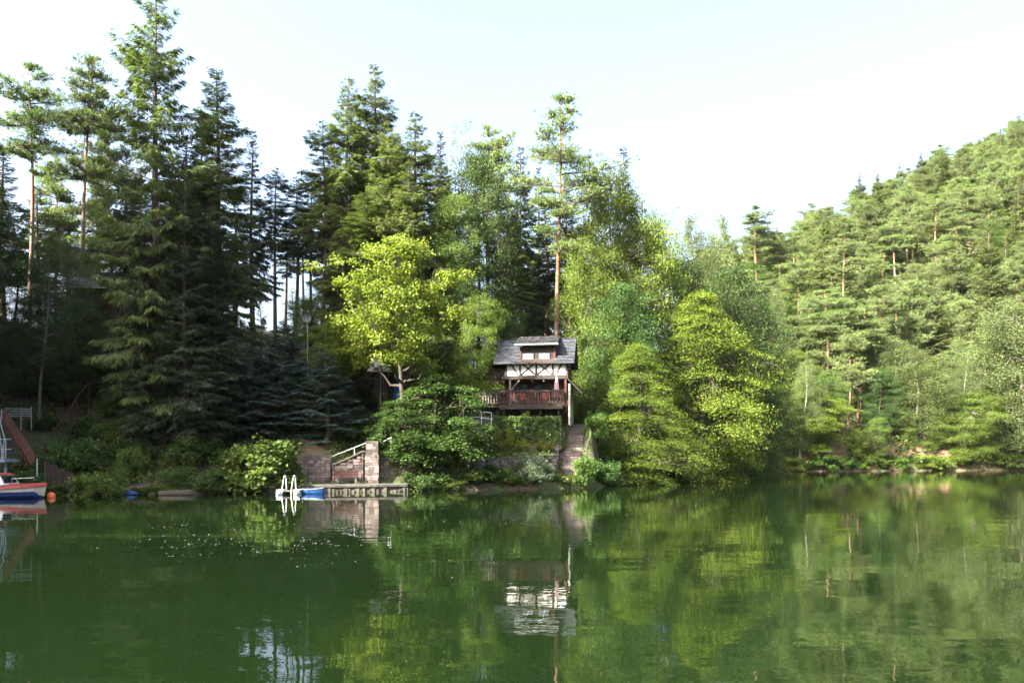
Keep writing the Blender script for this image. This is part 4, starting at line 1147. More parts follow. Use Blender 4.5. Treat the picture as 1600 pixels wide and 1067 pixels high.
gw = tag(empty('slide', (P(55, 722, 47.5).x, 47.5, hz(P(55, 722, 47.5).x, 47.5))), 'steep rusty brown slide leading down behind the motor boat', 'slide')
og = gw.location.copy()
def gp(px, py, Y): return P(px, py, Y) - og
for Y, nm in ((47.2, 'side_sheet'), (48.1, 'side_sheet')):
    m = MB(); dd = Vector((0, .04, 0))
    q_ = [gp(4, 655, Y), gp(49, 728, Y), gp(56, 713, Y), gp(6, 638, Y)]
    m.hexa([q_[0], q_[1], q_[1] + dd, q_[0] + dd, q_[3], q_[2], q_[2] + dd, q_[3] + dd]); m.build(nm, M['rust'], gw)
MB().bar(gp(5, 652, 47.66), gp(50, 725, 47.66), .82, .05).build('chute', M['rust'], gw)
MB().tube([gp(6, 637.5, 47.2), gp(56, 712.5, 47.2)], .03, 6).build('hand_rail', M['rust'], gw)
MB().tube([gp(58, 716, 47.3), gp(58, 752, 47.3)], .035, 8).build('post', M['metal'], gw)
wf = tag(empty('white_fence', (P(30, 650, 50.5).x, 50.5, hz(P(30, 650, 50.5).x, 50.5))), 'white railing of four thin boards above the brown slide', 'fence')
of = wf.location.copy()
for k in range(4): MB().bar(P(8, 638 + k * 4.0, 50.5) - of, P(50, 639.5 + k * 3.4, 50.7) - of, .03, .07).build('board', M['greypaint'], wf)
for px in (10, 33, 49): MB().bar(P(px, 636, 50.56) - of, P(px, 672, 50.56) - of, .05, .05).build('post', M['greypaint'], wf)
df = tag(empty('plank_fence', (P(92, 760, 47.0).x, 47.0, .4)), 'dark leaning plank fence behind the orange buoy', 'fence')
od = df.location.copy(); rng = random.Random(3)
for k in range(11):
    px = 71 + k * 4.2; y0 = 722 + k * 1.6 + rng.uniform(-2, 2)
    m = MB(); m.bar(P(px, y0, 47 + k * .05) - od, P(px + rng.uniform(-1, 1), 771, 47 + k * .05) - od, .13, .025, up=(0, 1, 0)); m.build('plank', M['darkwood'], df)
for dz in (733, 757): MB().bar(P(70, dz, 47.06) - od, P(115, dz + 14 * (dz < 740), 47.6) - od, .05, .08).build('rail', M['darkwood'], df)
hr = tag(empty('path_handrail', (P(120, 645, 53).x, 53, hz(P(120, 645, 53).x, 53))), 'reddish wooden handrail of the path up the dark slope', 'railing')
oh = hr.location.copy(); prev = None
pp = [(88, 668, 51), (106, 645, 52), (120, 620, 54), (138, 600, 56), (162, 589, 58)]
for i in range(len(pp) - 1): MB().tube([P(*pp[i]) - oh, P(*pp[i + 1]) - oh], .035, 6).build('rail', M['redwood'], hr)
for p in pp: q_ = P(*p); MB().tube([q_ - oh, Vector((q_.x, q_.y, min(hz(q_.x, q_.y), q_.z) - .2)) - oh], .04, 6).build('post', M['redwood'], hr)
ps = tag(empty('log_steps', (P(140, 615, 57).x, 57, 5)), 'log steps of the path beside the reddish handrail', 'steps')
for k in range(6):
    c = P(128 + k * 7, 636 - k * 7, 54 + k * .8); z = hz(c.x, c.y) + .03
    MB().tube([Vector((c.x - .2, c.y, z)) - ps.location, Vector((c.x + 1.1, c.y + .15, z)) - ps.location], .09, 7).build('log', M['tanwood'], ps)
rb = tag(empty('rowing_boat', (P(283, 768, 47.6).x, 47.6, 0), R(6)), 'old grey wooden rowing boat lying low at the dark shore', 'boat')
hull('hull', 2.3, .9, .22, 'greywood', rb, sheer=.1, z0=-.12, deck=False); bxp('thwart', 'tanwood', rb, -.2, .05, -.38, .38, .15, .18)
for y in (-.42, .42): MB().tube([(-1.1, y * .78, .23), (-.1, y, .23), (.6, y * .8, .27), (1.1, y * .08, .34)], .03, 6).build('gunwale', M['greywood'], rb)
tp_ = P(203, 754, 47.9)
tpn = tag(empty('tarpaulin', (tp_.x, tp_.y, hz(tp_.x, tp_.y))), 'crumpled blue tarpaulin on the dark shore near the rowing boat', 'tarpaulin')
m = MB(); rng = random.Random(8); n = 7
for i in range(n):
    for j in range(5): m.v.append((-.45 + i * .15, -.3 + j * .15, .02 + .22 * math.sin(i / 6 * 3.14) * math.sin(j / 4 * 3.14) + rng.uniform(0, .08)))
for i in range(n - 1):
    for j in range(4): b = i * 5 + j; m.f.append((b, b + 5, b + 6, b + 1))
m.build('sheet', M['blue'], tpn)

# ------------------------------------------------------------------ garden hut on the slope, cabin roof among the trees, dish
HUT_Y = 63.5
hc = P(594, 600, HUT_Y); hg = hz(hc.x, HUT_Y)
hut = tag(empty('garden_hut', (hc.x, HUT_Y, hg)), 'little open hut with sunlit tin roof behind the yellow green tree', 'hut')
e0, r0_ = P(594, 580, HUT_Y).z - hg, P(594, 559, HUT_Y).z - hg
wd = .85
m = MB(); m.v = [(-wd, -wd, e0), (wd, -wd, e0), (wd, wd, e0), (-wd, wd, e0), (-.35, 0, r0_), (.35, 0, r0_)]; m.f = [(0, 1, 5, 4), (1, 2, 5), (2, 3, 4, 5), (3, 0, 4), (3, 2, 1, 0)]
m.build('roof', M['brightroof'], hut); bxp('fascia', 'white', hut, -wd - .02, wd + .02, -wd - .04, -wd - .004, e0 - .10, e0 + .02)
for sx in (-1, 1):
    for sy in (-1, 1): bxp('post', 'darkwood', hut, sx * .7 - .06, sx * .7 + .06, sy * .7 - .06, sy * .7 + .06, -1.6, e0 - .004)
bxp('back_wall', 'darkwood', hut, -.64, .64, .70, .76, -1, e0 - .01); bxp('floor', 'darkwood', hut, -.8, .8, -.8, .8, -.06, .06)
for k in range(7): bxp('lattice_slat', 'tanwood', hut, -.3 + k * .16, -.26 + k * .16, -.74, -.70, .062, e0 - .3)
hb = P(621, 606, 62.6); bar = tag(empty('rain_barrel', (hb.x, 62.6, hz(hb.x, 62.6))), 'blue rain barrel on the slope behind the yellow green tree', 'barrel')
bh = P(621, 598, 62.6).z - bar.location.z
MB().lathe([(.26, 0), (.30, .15), (.31, bh * .5), (.30, bh - .1), (.27, bh)], 14).build('body', M['blue'], bar); MB().lathe([(.29, bh - .12), (.33, bh - .10), (.33, bh - .05), (.29, bh - .03)], 14).build('rim', M['blue'], bar)
kc = P(165, 440, 74); kg = hz(kc.x, 74)
kb = tag(empty('cabin', (kc.x, 74, kg), R(10)), 'cabin with grey blue roof half hidden high among the trees', 'cabin')
e0, r0_ = P(165, 455, 74).z - kg, P(165, 425, 74).z - kg
bxp('wall', 'redwood', kb, -2.2, 2.2, -1.5, 1.5, -1.5, e0)
for sy in (-1, 1): MB().hexa([(-2.7, sy * 2.0, e0 - .12), (2.7, sy * 2.0, e0 - .12), (2.7, sy * .005, r0_ - .12), (-2.7, sy * .005, r0_ - .12), (-2.7, sy * 2.0, e0), (2.7, sy * 2.0, e0), (2.7, sy * .005, r0_), (-2.7, sy * .005, r0_)]).build('roof_slope', M['slate'], kb)
bxp('gutter', 'metal', kb, -2.7, 2.7, -2.1, -2.005, e0 - .14, e0 - .04)
w_ = bxp('window', 'darkwood', kb, 1.0, 2.0, -1.54, -1.502, e0 - 1.5, e0 - .5); bxp('pane', 'glass', w_, 1.08, 1.92, -1.55, -1.542, e0 - 1.42, e0 - .58)
for px, py, Y, lb in ((480, 497, 66, 'larger white satellite dish on a pole between the bare trunks'), (412, 503, 66, 'smaller white satellite dish above the blue spruces')):
    c = P(px, py, Y); g = hz(c.x, Y); s_ = empty('satellite_dish', (c.x, Y, g)); tag(s_, lb, 'satellite dish')
    h_ = max(c.z - g, .5); r = .36 if px == 480 else .25
    MB().tube([(0, .1, -.2), (0, .1, h_)], .03, 8).build('pole', M['metal'], s_)
    m = MB(); m.lathe([(.02, 0), (r * .5, .03), (r * .85, .09), (r, .14), (r * 1.01, .15)], 16); m.v = [(x, -z + .05, h_ + y) for x, y, z in m.v]; m.f = m.f[:-2]; m.build('dish', M['greypaint'], s_)
    MB().tube([(0, .02, h_ - r), (0, -.35, h_)], .012, 6).build('arm', M['metal'], s_)

# ------------------------------------------------------------------ trees of the near bank
random.seed(7)
T = tree_px
T('pine_a', 45, 97, 80, 46, 'tall pine with wide flat tiers, leftmost on the skyline', rz=1.0)
T('pine_b', 130, 86, 77, 42, 'tall pine with bare leaning reddish trunk, second on the left skyline', rz=0.3)
T('pine_c', 172, 168, 86, 34, 'slim dark pine between the leaning pine and the tallest spruce')
T('pine_c', 86, 245, 92, 31, 'thin dark pine low between the two left skyline pines')
T('spruce_c', 4, 232, 84, 59, 'dark spruce cut by the left edge of the picture')
T('spruce_c', 150, 268, 90, 40, 'dark spruce behind the leaning pine trunk')
T('spruce_giant', 248, -28, 53.5, 92, 'tallest spruce of all, its tip above the picture', rz=2.0)
T('spruce_b', 336, 104, 64, 78, 'broad dense spruce leaning on the right side of the tallest spruce')
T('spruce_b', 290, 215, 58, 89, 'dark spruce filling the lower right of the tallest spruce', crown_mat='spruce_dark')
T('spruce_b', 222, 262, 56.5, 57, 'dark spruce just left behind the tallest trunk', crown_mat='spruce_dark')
T('spruce_c', 396, 204, 73, 40, 'narrow dark spruce, first right of the tall spruce pair')
T('spruce_c', 366, 300, 80, 40, 'lower dark spruce in the gap beside the tall spruce pair')
T('spruce_high', 430, 260, 78, 32, 'slender dark spruce with bare trunk, left of the skyline gap')
T('spruce_high', 462, 276, 82, 34, 'slender dark spruce with bare trunk in the skyline gap')
T('spruce_high', 503, 188, 72, 41, 'tall spruce with long bare pale trunk right of the skyline gap', crown_mat='spruce')
T('spruce_high', 486, 262, 80, 28, 'thin bare trunked spruce leaning on the pale trunked one')
T('spruce_high', 524, 300, 86, 32, 'thin far spruce behind the pale bare trunks')
T('spruce_b', 546, 118, 71, 62, 'tall spruce, left one of the central pair of tips')
T('spruce_a', 588, 101, 73, 73, 'tall spruce, highest tip in the centre of the picture')
T('spruce_b', 570, 300, 66, 84, 'olive spruce filling the middle below the central pair of tips')
T('spruce_a', 652, 174, 68, 73, 'olive sunlit spruce with hanging twigs right of the central pair', rz=.6)
T('spruce_b', 618, 205, 78, 59, 'spruce behind, between the central pair and the olive spruce')
T('airy', 712, 182, 80, 40, 'airy pale tree with see-through crown right of the olive spruce', rz=1.1)
T('pine_c', 765, 198, 80, 43, 'fluffy green conifer left of the droopy dark spruce')
T('broad_b', 745, 235, 71, 58, 'dark green broadleaf tree above the left roof corner of the house', rz=2.2)
T('broad_a', 705, 300, 67, 52, 'green broadleaf tree behind the top of the yellow green tree')
T('spruce_a', 815, 227, 76, 44, 'narrow droopy dark spruce left of the straight tall pine', crown_mat='spruce_dark')
T('spruce_high', 802, 330, 73, 30, 'bare trunked spruce rising just behind the house', crown_mat='spruce')
T('spruce_c', 850, 318, 80, 54, 'dark spruce behind the bare trunk of the tall pine')
T('pine_tall', 871, 147, 72, 58, 'tall straight pine with orange trunk rising behind the house roof', rz=2.8)
T('spruce_c', 888, 268, 82, 40, 'dark spruce right behind the tall straight pine')
T('spruce_c', 976, 228, 88, 46, 'spruce tip peeping above the sunlit broadleaf crown')
T('broad_c', 955, 262, 76, 70, 'tall sunlit broadleaf tree right of the tall pine', rz=.4)
T('broad_c', 922, 372, 72, 52, 'bright green tree at the right shoulder of the house', rz=3.0)
T('broad_c', 1005, 330, 77, 64, 'bright green tree under the spruce tip right of centre', rz=4.0)
T('spruce_a', 606, 190, 66.5, 66, 'olive spruce with drooping twigs directly behind the yellow green tree', rz=2.1)
T('spruce_a', 636, 250, 64.5, 56, 'lower olive spruce rising over the top of the yellow green tree', rz=4.1)
T('airy', 1040, 318, 86, 34, 'airy thin tree beside the birches on the skyline')
T('birch', 1082, 318, 90, 34, 'pale birch, left one of the two on the skyline', rz=.2)
T('birch', 1126, 326, 93, 34, 'pale birch, right one of the two before the open sky', rz=3.2)
T('broad_b', 1145, 415, 87, 66, 'rounded dark green tree at the tip of the point behind the layered tree', rz=1.3)
T('broad_b', 1060, 400, 82, 68, 'dark green tree directly behind the layered yellow green tree', rz=5.0)
T('broad_b', 975, 440, 70, 60, 'shaded tree with visible dark trunk right of the house', rz=5.6)
T('hornbeam', 1096, 452, 75.5, 106, 'large layered yellow green tree overhanging the water at the point', rz=.5)
T('hornbeam', 990, 535, 67, 82, 'lower layered tree overhanging the water right of the stone stairs', rz=2.0)
T('broad_a', 778, 455, 70, 36, 'green tree close behind the left end of the house roof')
T('broad_c', 742, 460, 66, 40, 'sunlit bushy tree left of the upper balcony of the house')
T('maple', 628, 370, 56.5, 92, 'spreading yellow green tree with forked dark trunk in the centre', rz=.8)
T('low_oak', 690, 580, 56.2, 78, 'low dark green tree over the shore under the yellow green tree', rz=.3)
T('low_oak', 625, 625, 55.0, 48, 'small leafy tree at the foot of the dark forked trunk', rz=2.3)
T('maple', 532, 488, 60, 42, 'small yellow green tree leaning out over the blue spruces', rz=2.7)
T('airy', 62, 378, 55, 58, 'dim slender tree with curved pale trunk above the white railing', rz=1.9, crown_mat='broad_dark')
T('birch', 92, 355, 69, 42, 'lighter green tree in front of the pine trunks at far left')
T('broad_b', 18, 395, 62, 52, 'dark round tree at the left edge halfway up')
T('broad_b', 168, 335, 74, 44, 'green tree above the half hidden cabin roof', crown_mat='broad')
T('broad_b', 120, 470, 60, 46, 'dark tree below the half hidden cabin')
T('airy', 200, 420, 58, 30, 'slim tree with ivy clad trunk left of the tallest spruce', crown_mat='broad_dark')
T('fir', 440, 497, 57.5, 74, 'blue spruce, tallest of the dark clump above the leafy shrub', rz=.4)
T('fir', 388, 535, 56, 66, 'blue spruce, left one of the dark clump', rz=1.9)
T('fir', 512, 545, 57, 68, 'blue spruce, right one of the dark clump by the steps', rz=3.4)
T('fir', 560, 590, 62, 44, 'small dark spruce behind the clump near the hut', rz=4.4, crown_mat='spruce_dark')
T('young_spruce', 455, 448, 67, 30, 'young bright green conifer above the blue spruces', rz=.4)
T('young_spruce', 405, 468, 68, 24, 'small bright green conifer beside the tall spruce pair')
T('broad_b', 40, 500, 57, 46, 'dark leafy tree behind the white railing at the left edge', rz=.4)
T('broad_b', 108, 545, 57.5, 40, 'low dark leafy tree over the reddish handrail', rz=1.4)
T('broad_b', 165, 505, 61, 44, 'dark leafy tree in the shade below the cabin, nearest the tallest spruce', rz=2.4)
T('broad_b', 70, 455, 66, 44, 'dark leafy tree above the curved pale trunk', rz=4.4)
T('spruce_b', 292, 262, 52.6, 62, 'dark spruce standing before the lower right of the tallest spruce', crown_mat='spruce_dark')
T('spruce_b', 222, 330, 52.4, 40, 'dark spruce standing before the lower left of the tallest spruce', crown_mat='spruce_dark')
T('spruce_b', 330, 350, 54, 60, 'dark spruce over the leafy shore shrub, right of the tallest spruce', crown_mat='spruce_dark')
T('spruce_c', 318, 180, 70, 46, 'dark spruce hidden between the two tallest spruces at left')
T('spruce_c', 200, 235, 72, 44, 'dark spruce close on the left of the tallest spruce')
T('spruce_c', 522, 215, 80, 40, 'dark spruce just left of the central pair of tips')
T('spruce_b', 560, 210, 82, 50, 'spruce behind the gap of the central pair of tips')
T('spruce_c', 690, 205, 86, 40, 'dark spruce behind the right flank of the olive spruce')
T('spruce_c', 790, 290, 84, 36, 'dark spruce in the gap left of the droopy one')
T('spruce_c', 840, 260, 88, 34, 'dark spruce between the droopy one and the tall pine')
T('spruce_c', 60, 290, 90, 44, 'dark far spruce between the left skyline pines')
T('spruce_c', 110, 300, 94, 44, 'dark far spruce left of the leaning pine trunk')
T('broad_a', 520, 430, 74, 44, 'leafy tree behind the small yellow green tree')
T('broad_a', 300, 420, 74, 46, 'leafy tree glimpsed through the tall spruce pair')
T('spruce_high', 476, 330, 88, 24, 'faint far spruce deep in the skyline gap')
T('spruce_high', 446, 345, 90, 24, 'short far spruce at the bottom of the skyline gap')
T('broad_c', 560, 440, 72, 46, 'sunlit bushy tree behind the left edge of the yellow green tree')
T('broad_a', 665, 420, 68, 60, 'green bushy tree behind the right side of the yellow green tree')
T('broad_c', 480, 468, 80, 30, 'bushy crown low between the bare pale trunks')
T('spruce_b', 690, 250, 76, 52, 'spruce squeezed between the olive spruce and the airy tree')
T('broad_b', 1190, 470, 92, 44, 'dark green tree closing the right side of the point')
T('broad_b', 1175, 560, 84, 40, 'low dark tree at the right tip of the point above the water')
T('spruce_high', 594, 470, 61.3, 18, 'short bare pale trunk in front of the little hut')
T('spruce_high', 905, 400, 76, 25, 'thin bare trunk just right of the house roof', crown_mat='spruce')
T('spruce_high', 912, 420, 74, 21, 'second thin bare trunk right of the house roof', crown_mat='spruce')
# the wood goes on beyond the left edge of the picture and shades the bank
rng = np.random.default_rng(77); k = 0
left_wood = [(-34, 46.5), (-38, 43.5), (-43, 47), (-36, 50), (-40, 53), (-46, 52), (-43, 58), (-50, 57), (-46, 65), (-54, 63), (-50, 72)]
for row, dx in enumerate((-49, -53, -57, -61, -65, -69, -74)):
    for q in range(14): left_wood.append((dx + rng.uniform(-1.5, 1.5) - .12 * max(0, 20 - (-12 + q * 4.6)), -14 + q * 4.4 + 2.2 * (row % 2) + rng.uniform(-1, 1)))
for x, y in left_wood:
    if float(lake_dist(np.array([x]), np.array([y]))[0]) < 1.5: continue
    key = ('spruce_b', 'broad_a', 'spruce_a', 'pine_c')[k % 4]; k += 1
    plant(key, x, y, None, None, 'tree of the wood continuing past the left edge', 'tree', 'wood beyond the left edge', hscale=rng.uniform(1.25, 1.4))

# ------------------------------------------------------------------ shrubs of the near bank
def B(key, px, basey, Y, hpx, wpx, label, **kw):
    c = P(px, basey, Y); s = F / Y
    g = hz(c.x, Y)
    return plant(key, c.x, Y, g + hpx / s, wpx / 2 / s, label, 'shrub', sink=.05, **kw)


sY = lambda px, v: (lambda x: float(shoreY(x)) + v)((px - 800) / F * 52)
B('bush_big', 405, 765, 50.6, 82, 136, 'large leafy green shrub hanging over the water left of the swimming float', rz=.6)
B('bush_green', 205, 735, 50.5, 46, 50, 'pale leafed shrub on the dark shore below the tallest spruce')
B('bush_green', 272, 750, 49.2, 40, 60, 'leafy shrub just above the grey rowing boat', crown_mat='broad_dark')
B('bush_light', 155, 765, 47.2, 44, 86, 'grassy green shrub right of the dark plank fence', crown_mat='broad')
B('bush_dark', 120, 720, 50, 60, 90, 'dark bush on the slope behind the plank fence')
B('bush_dark', 205, 690, 53, 56, 90, 'dark bush on the slope left of the tallest trunk')
B('bush_dark', 320, 760, 48.8, 50, 70, 'dark bush between rowing boat and leafy shrub')
B('bush_dark', 300, 705, 52.5, 50, 90, 'dark bush at the foot of the tall spruce pair')
B('bush_dark', 50, 765, 47.0, 40, 60, 'dark bush behind the bow of the motor boat')
B('bush_silver', 832, 760, 57.4, 42, 62, 'silvery green shrub on the shore in front of the low wall', rz=.2)
B('bush_green', 912, 760, 59.9, 42, 46, 'green shrub at the foot of the stone stairs')
B('bush_dark', 922, 735, 61.8, 34, 40, 'dark bush beside the lower steps of the stone stairs')
B('bush_green', 930, 700, 63.6, 40, 40, 'green bush beside the upper steps of the stone stairs')
B('bush_dark', 942, 758, 62.4, 40, 56, 'dark green shrub on the shore right of the stone stairs')
B('bush_dark', 745, 765, 56.0, 32, 80, 'low dark shrub on the shore left of the silvery one')
B('bush_dark', 652, 766, float(shoreY(-6.1)) + .7, 34, 56, 'low dark shrub at the right end of the quay')
B('bush_dark', 690, 767, 54.9, 36, 60, 'low dark shrub under the low oak at the water')
B('bush_green', 785, 762, 56.5, 22, 40, 'small shrub between dark and silvery shore shrubs')
B('bush_gold', 815, 693, 61.3, 18, 24, 'golden dwarf conifer, left one of the pair below the ivy')
B('bush_gold', 851, 692, 61.3, 18, 28, 'golden dwarf conifer, right one of the pair below the ivy')
B('bush_cone', 797, 688, 61.5, 30, 16, 'narrow golden conifer below the ivy, left of the golden pair')
B('bush_cone', 774, 690, 61.3, 38, 26, 'pointed yellowish conifer at the left end of the ivy wall')
B('bush_cone', 822, 655, 62.8, 18, 13, 'small conical shrub on top of the ivy wall, in the middle')
B('bush_cone', 881, 652, 62.8, 18, 9, 'small slim shrub on top of the ivy wall, at its right end')
B('bush_dark', 745, 690, 59.8, 46, 60, 'dark shrub on the slope under the white pipe railing')
B('bush_green', 715, 640, 62, 60, 70, 'leafy shrub left of the terrace wall of the house')
B('bush_light', 760, 640, 62.2, 26, 44, 'bright shrub under the side terrace of the house')
B('bush_dark', 938, 690, 65, 50, 44, 'shaded shrub along the right side of the stone stairs')
B('bush_green', 1000, 757, 68.5, 40, 70, 'green shrub under the lower layered tree')
B('bush_dark', 1055, 751, 75, 36, 60, 'dark shrub at the waterline under the layered tree')
B('bush_dark', 655, 700, 58.5, 60, 80, 'dark shrub behind the low oak above the stone wall')
B('bush_dark', 540, 690, 57.5, 30, 60, 'dark low shrub above the steps to the pillar')

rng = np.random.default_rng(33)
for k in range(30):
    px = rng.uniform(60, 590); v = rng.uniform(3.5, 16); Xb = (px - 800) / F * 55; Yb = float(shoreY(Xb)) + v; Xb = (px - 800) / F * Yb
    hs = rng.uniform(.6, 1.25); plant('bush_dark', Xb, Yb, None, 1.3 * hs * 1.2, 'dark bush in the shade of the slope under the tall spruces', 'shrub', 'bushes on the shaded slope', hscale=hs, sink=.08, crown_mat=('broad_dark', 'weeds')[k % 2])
for k in range(26):
    Xb = rng.uniform(-29, 15); Yb = float(shoreY(Xb)) + rng.uniform(.2, 1.0); hs = rng.uniform(.22, .45)
    if -15 < Xb < -6.2 : continue
    plant(('bush_dark', 'bush_green')[k % 2], Xb, Yb, None, 1.3 * hs * 1.7, 'low weedy bush right at the waterline of the near bank', 'shrub', 'waterline bushes of the near bank', hscale=hs, sink=.03, crown_mat='weeds')

# ivy over the terrace wall
rng = np.random.default_rng(5)
n = 5200; s = rng.uniform(0, 1, n); h_ = rng.uniform(0, 1, n)
topf = rng.uniform(0, 1, n) < .3
x = -2.2 + 5.85 * s; edge = .28 * (vnoise(x * 3, x * 0 + 3.3, 1.0, 4) + 1)
z = np.where(topf, 5.0 + rng.uniform(-.05, .28, n), 3.0 + edge + (2.15 - edge) * h_)
y = np.where(topf, 62.2 + rng.uniform(-.15, .5, n), 62.22 - rng.uniform(0, .32, n) * (0.6 + .5 * vnoise(x, z, .5, 6)))
pos = np.stack([x, y, z], 1); dd = rng.normal(0, .6, (n, 3)) + np.array([0, -.25, -.6]); upv = np.array([0, -.8, .7]) + rng.normal(0, .4, (n, 3))
le = rng.uniform(.12, .22, n); V, T_ = blades(pos, dd, upv, le, le * .8, .15)
iv = empty('ivy', (1, 62, 3.0)); tag(iv, 'dense green ivy curtain hanging over the terrace wall below the veranda', 'ivy')
V = V - np.array([1, 62, 3.0]); a = Acc(); a.add(V, T_, np.clip(rng.uniform(0, .9, n), 0, .89)); obj('leaves', a.mesh('ivy_leaves', M['broad']), iv)
m = MB(); rr = random.Random(4)
for k in range(16):
    x0 = -3.0 + k * .42 + rr.uniform(-.1, .1); m.tube([(x0, .10, .05), (x0 + rr.uniform(-.2, .2), .08, 1.0), (x0 + rr.uniform(-.3, .3), .10, 1.9)], [.02, .014, .006], 4)
m.build('stems', M['bark_dark'], iv)

# ground cover of the near bank
rng = np.random.default_rng(6)
n = 15000; X = rng.uniform(-36, 17, n); Yv = shoreY(X) + rng.uniform(0.3, 1, n) ** 1.0 * 0 + np.where(rng.uniform(0, 1, n) < .25, rng.uniform(.05, 2.2, n), rng.gamma(1.6, 6.0, n) * .9 + .4)
ok = ~((X > -3.6) & (X < 6.4) & (Yv > 61.6) & (Yv < 73)) & ~((X > -15) & (X < -6) & (Yv < shoreY(X) + 3.2)) & (vnoise(X, Yv, 2.2, 12) > -.25)
X, Yv = X[ok], Yv[ok]; ok = ~((X > 3.6) & (X < 6.4) & (Yv > 59.6) & (Yv < 66)); X, Yv = X[ok], Yv[ok]
Z = height(X, Yv); k = 8; b = np.repeat(np.arange(len(X)), k); m_ = len(b)
c = np.stack([X, Yv, Z], 1)[b] + rng.normal(0, 1, (m_, 3)) * np.array([.22, .22, .0]); c[:, 2] += rng.uniform(0, .32, m_)
hd = rng.uniform(0, 6.28, m_); dd = np.stack([np.cos(hd), np.sin(hd), rng.uniform(-.2, .9, m_)], 1)
le = rng.uniform(.14, .34, m_); V, T_ = blades(c, dd, np.array([0, 0, 1.0]) + rng.normal(0, .4, (m_, 3)), le, le * rng.uniform(.3, .6, m_), .15)
r_ = np.clip(rng.uniform(0, .9, m_), 0, .89); r_[rng.uniform(0, 1, m_) < .08] = 1
a = Acc(); a.add(V, T_, r_); tag(obj('undergrowth', a.mesh('undergrowth', M['weeds'])), 'low weeds and ferns covering the near slope', 'undergrowth', kind='stuff')

# ------------------------------------------------------------------ wooded hill on the right
rng = np.random.default_rng(91)
cand = []
for _ in range(60000):
    px = rng.uniform(1075, 1660); Y = rng.uniform(104, 330) ; X = (px - 800) / F * Y * 1.0
    cand.append((X, Y))
cand = np.array(cand); dl_ = lake_dist(cand[:, 0], cand[:, 1]); zc = height(cand[:, 0], cand[:, 1])
keep = (dl_ > 1.5) & (cand[:, 0] > 22); cand, dl_, zc = cand[keep], dl_[keep], zc[keep]
ang = (zc + 16 - CAM_H) / cand[:, 1]; 
chosen = []; grid = {}
for (x, y), d, z in zip(cand, dl_, zc):
    sp = 4.1 + .016 * d
    if any((x - c_[0]) ** 2 + (y - c_[1]) ** 2 < sp * sp for c_ in chosen): continue
    chosen.append((x, y, d, z))
# keep those whose tips are not hidden: walk outwards per bearing
chosen.sort(key=lambda c_: c_[1]); vis = []; hor = {}
for x, y, d, z in chosen:
    kb_ = int(x / y * 120); tip = (z + 15 - CAM_H) / y; mid_ = max(hor.get(j, -1) for j in (kb_ - 1, kb_, kb_ + 1))
    if tip < mid_ - .0: continue
    hor[kb_] = max(hor.get(kb_, -1), tip - .028); vis.append((x, y, d, z))
print('hill trees', len(chosen), len(vis))
kinds = {'pine': ('sunlit pine', 'pines'), 'spruce': ('pointed spruce', 'spruces'),
         'broad': ('green leafy tree', 'leafy trees'), 'birch': ('pale birch', 'birches')}
nh = 0
for x, y, d, z in vis[:430]:
    u = rng.uniform()
    if d < 7: kind = 'broad' if u < .72 else ('birch' if u < .9 else 'pine')
    elif d < 25: kind = 'pine' if u < .48 else ('broad' if u < .85 else ('birch' if u < .93 else 'spruce'))
    else: kind = 'pine' if u < .46 else ('spruce' if u < .66 else 'broad')
    if kind == 'pine': key = ('pine_a', 'pine_d', 'pine_e', 'pine_d', 'pine_e')[rng.integers(5)]; hs = rng.uniform(.7, 1.1); wv = rng.uniform(1.0, 1.35)
    elif kind == 'spruce': key = ('spruce_b', 'spruce_c', 'spruce_a')[rng.integers(3)]; hs = rng.uniform(.6, .85); wv = rng.uniform(1.0, 1.4)
    elif kind == 'broad': key = ('broad_a', 'broad_b', 'broad_c', 'hornbeam')[rng.integers(4)]; hs = rng.uniform(.55, .85) * (.72 if d < 5 else 1); wv = rng.uniform(.9, 1.1)
    else: key = 'birch'; hs = rng.uniform(.75, 1.0); wv = rng.uniform(.9, 1.2)
    cm = None
    if key == 'spruce_c': cm = 'spruce'
    if key == 'broad_b' and rng.uniform() < .6: cm = 'broad'
    if key == 'hornbeam': cm = 'broad_light' if rng.uniform() < .6 else 'hornbeam'
    noun, gr = kinds[kind]
    pxt = 800 + F * x / y; top_a = (z + 14 - CAM_H) / y; sky_a = np.interp(x / y, [.2, .267, .388, .465, .543, .62, .7], [.22, .2566, .2876, .33, .369, .404, .44])
    band = 'along the water of the far shore' if d < 7 else ('on the skyline of the far hill' if top_a > sky_a - .028 else ('on the upper slope of the far hill' if d > 55 else ('halfway up the far hill' if d > 24 else 'on the lower slope of the far hill')))
    side = 'next to the wooded point' if pxt < 1230 else ('left of its middle' if pxt < 1340 else ('right of its middle' if pxt < 1470 else 'near the right edge'))
    lb = f'{noun} {band}, {side}'; gr = f'{gr} {band}, {side}'
    p = PROTO[key]
    o = plant(key, x, y, None, p['R'] * hs * wv, lb, 'tree', gr, hscale=hs, z=z, crown_mat=cm)
    nh += 1
# trees of the far shore that stand out
def far(key, px, topy, Y, half, label, **kw): T(key, px, topy, Y, half, label, **kw)


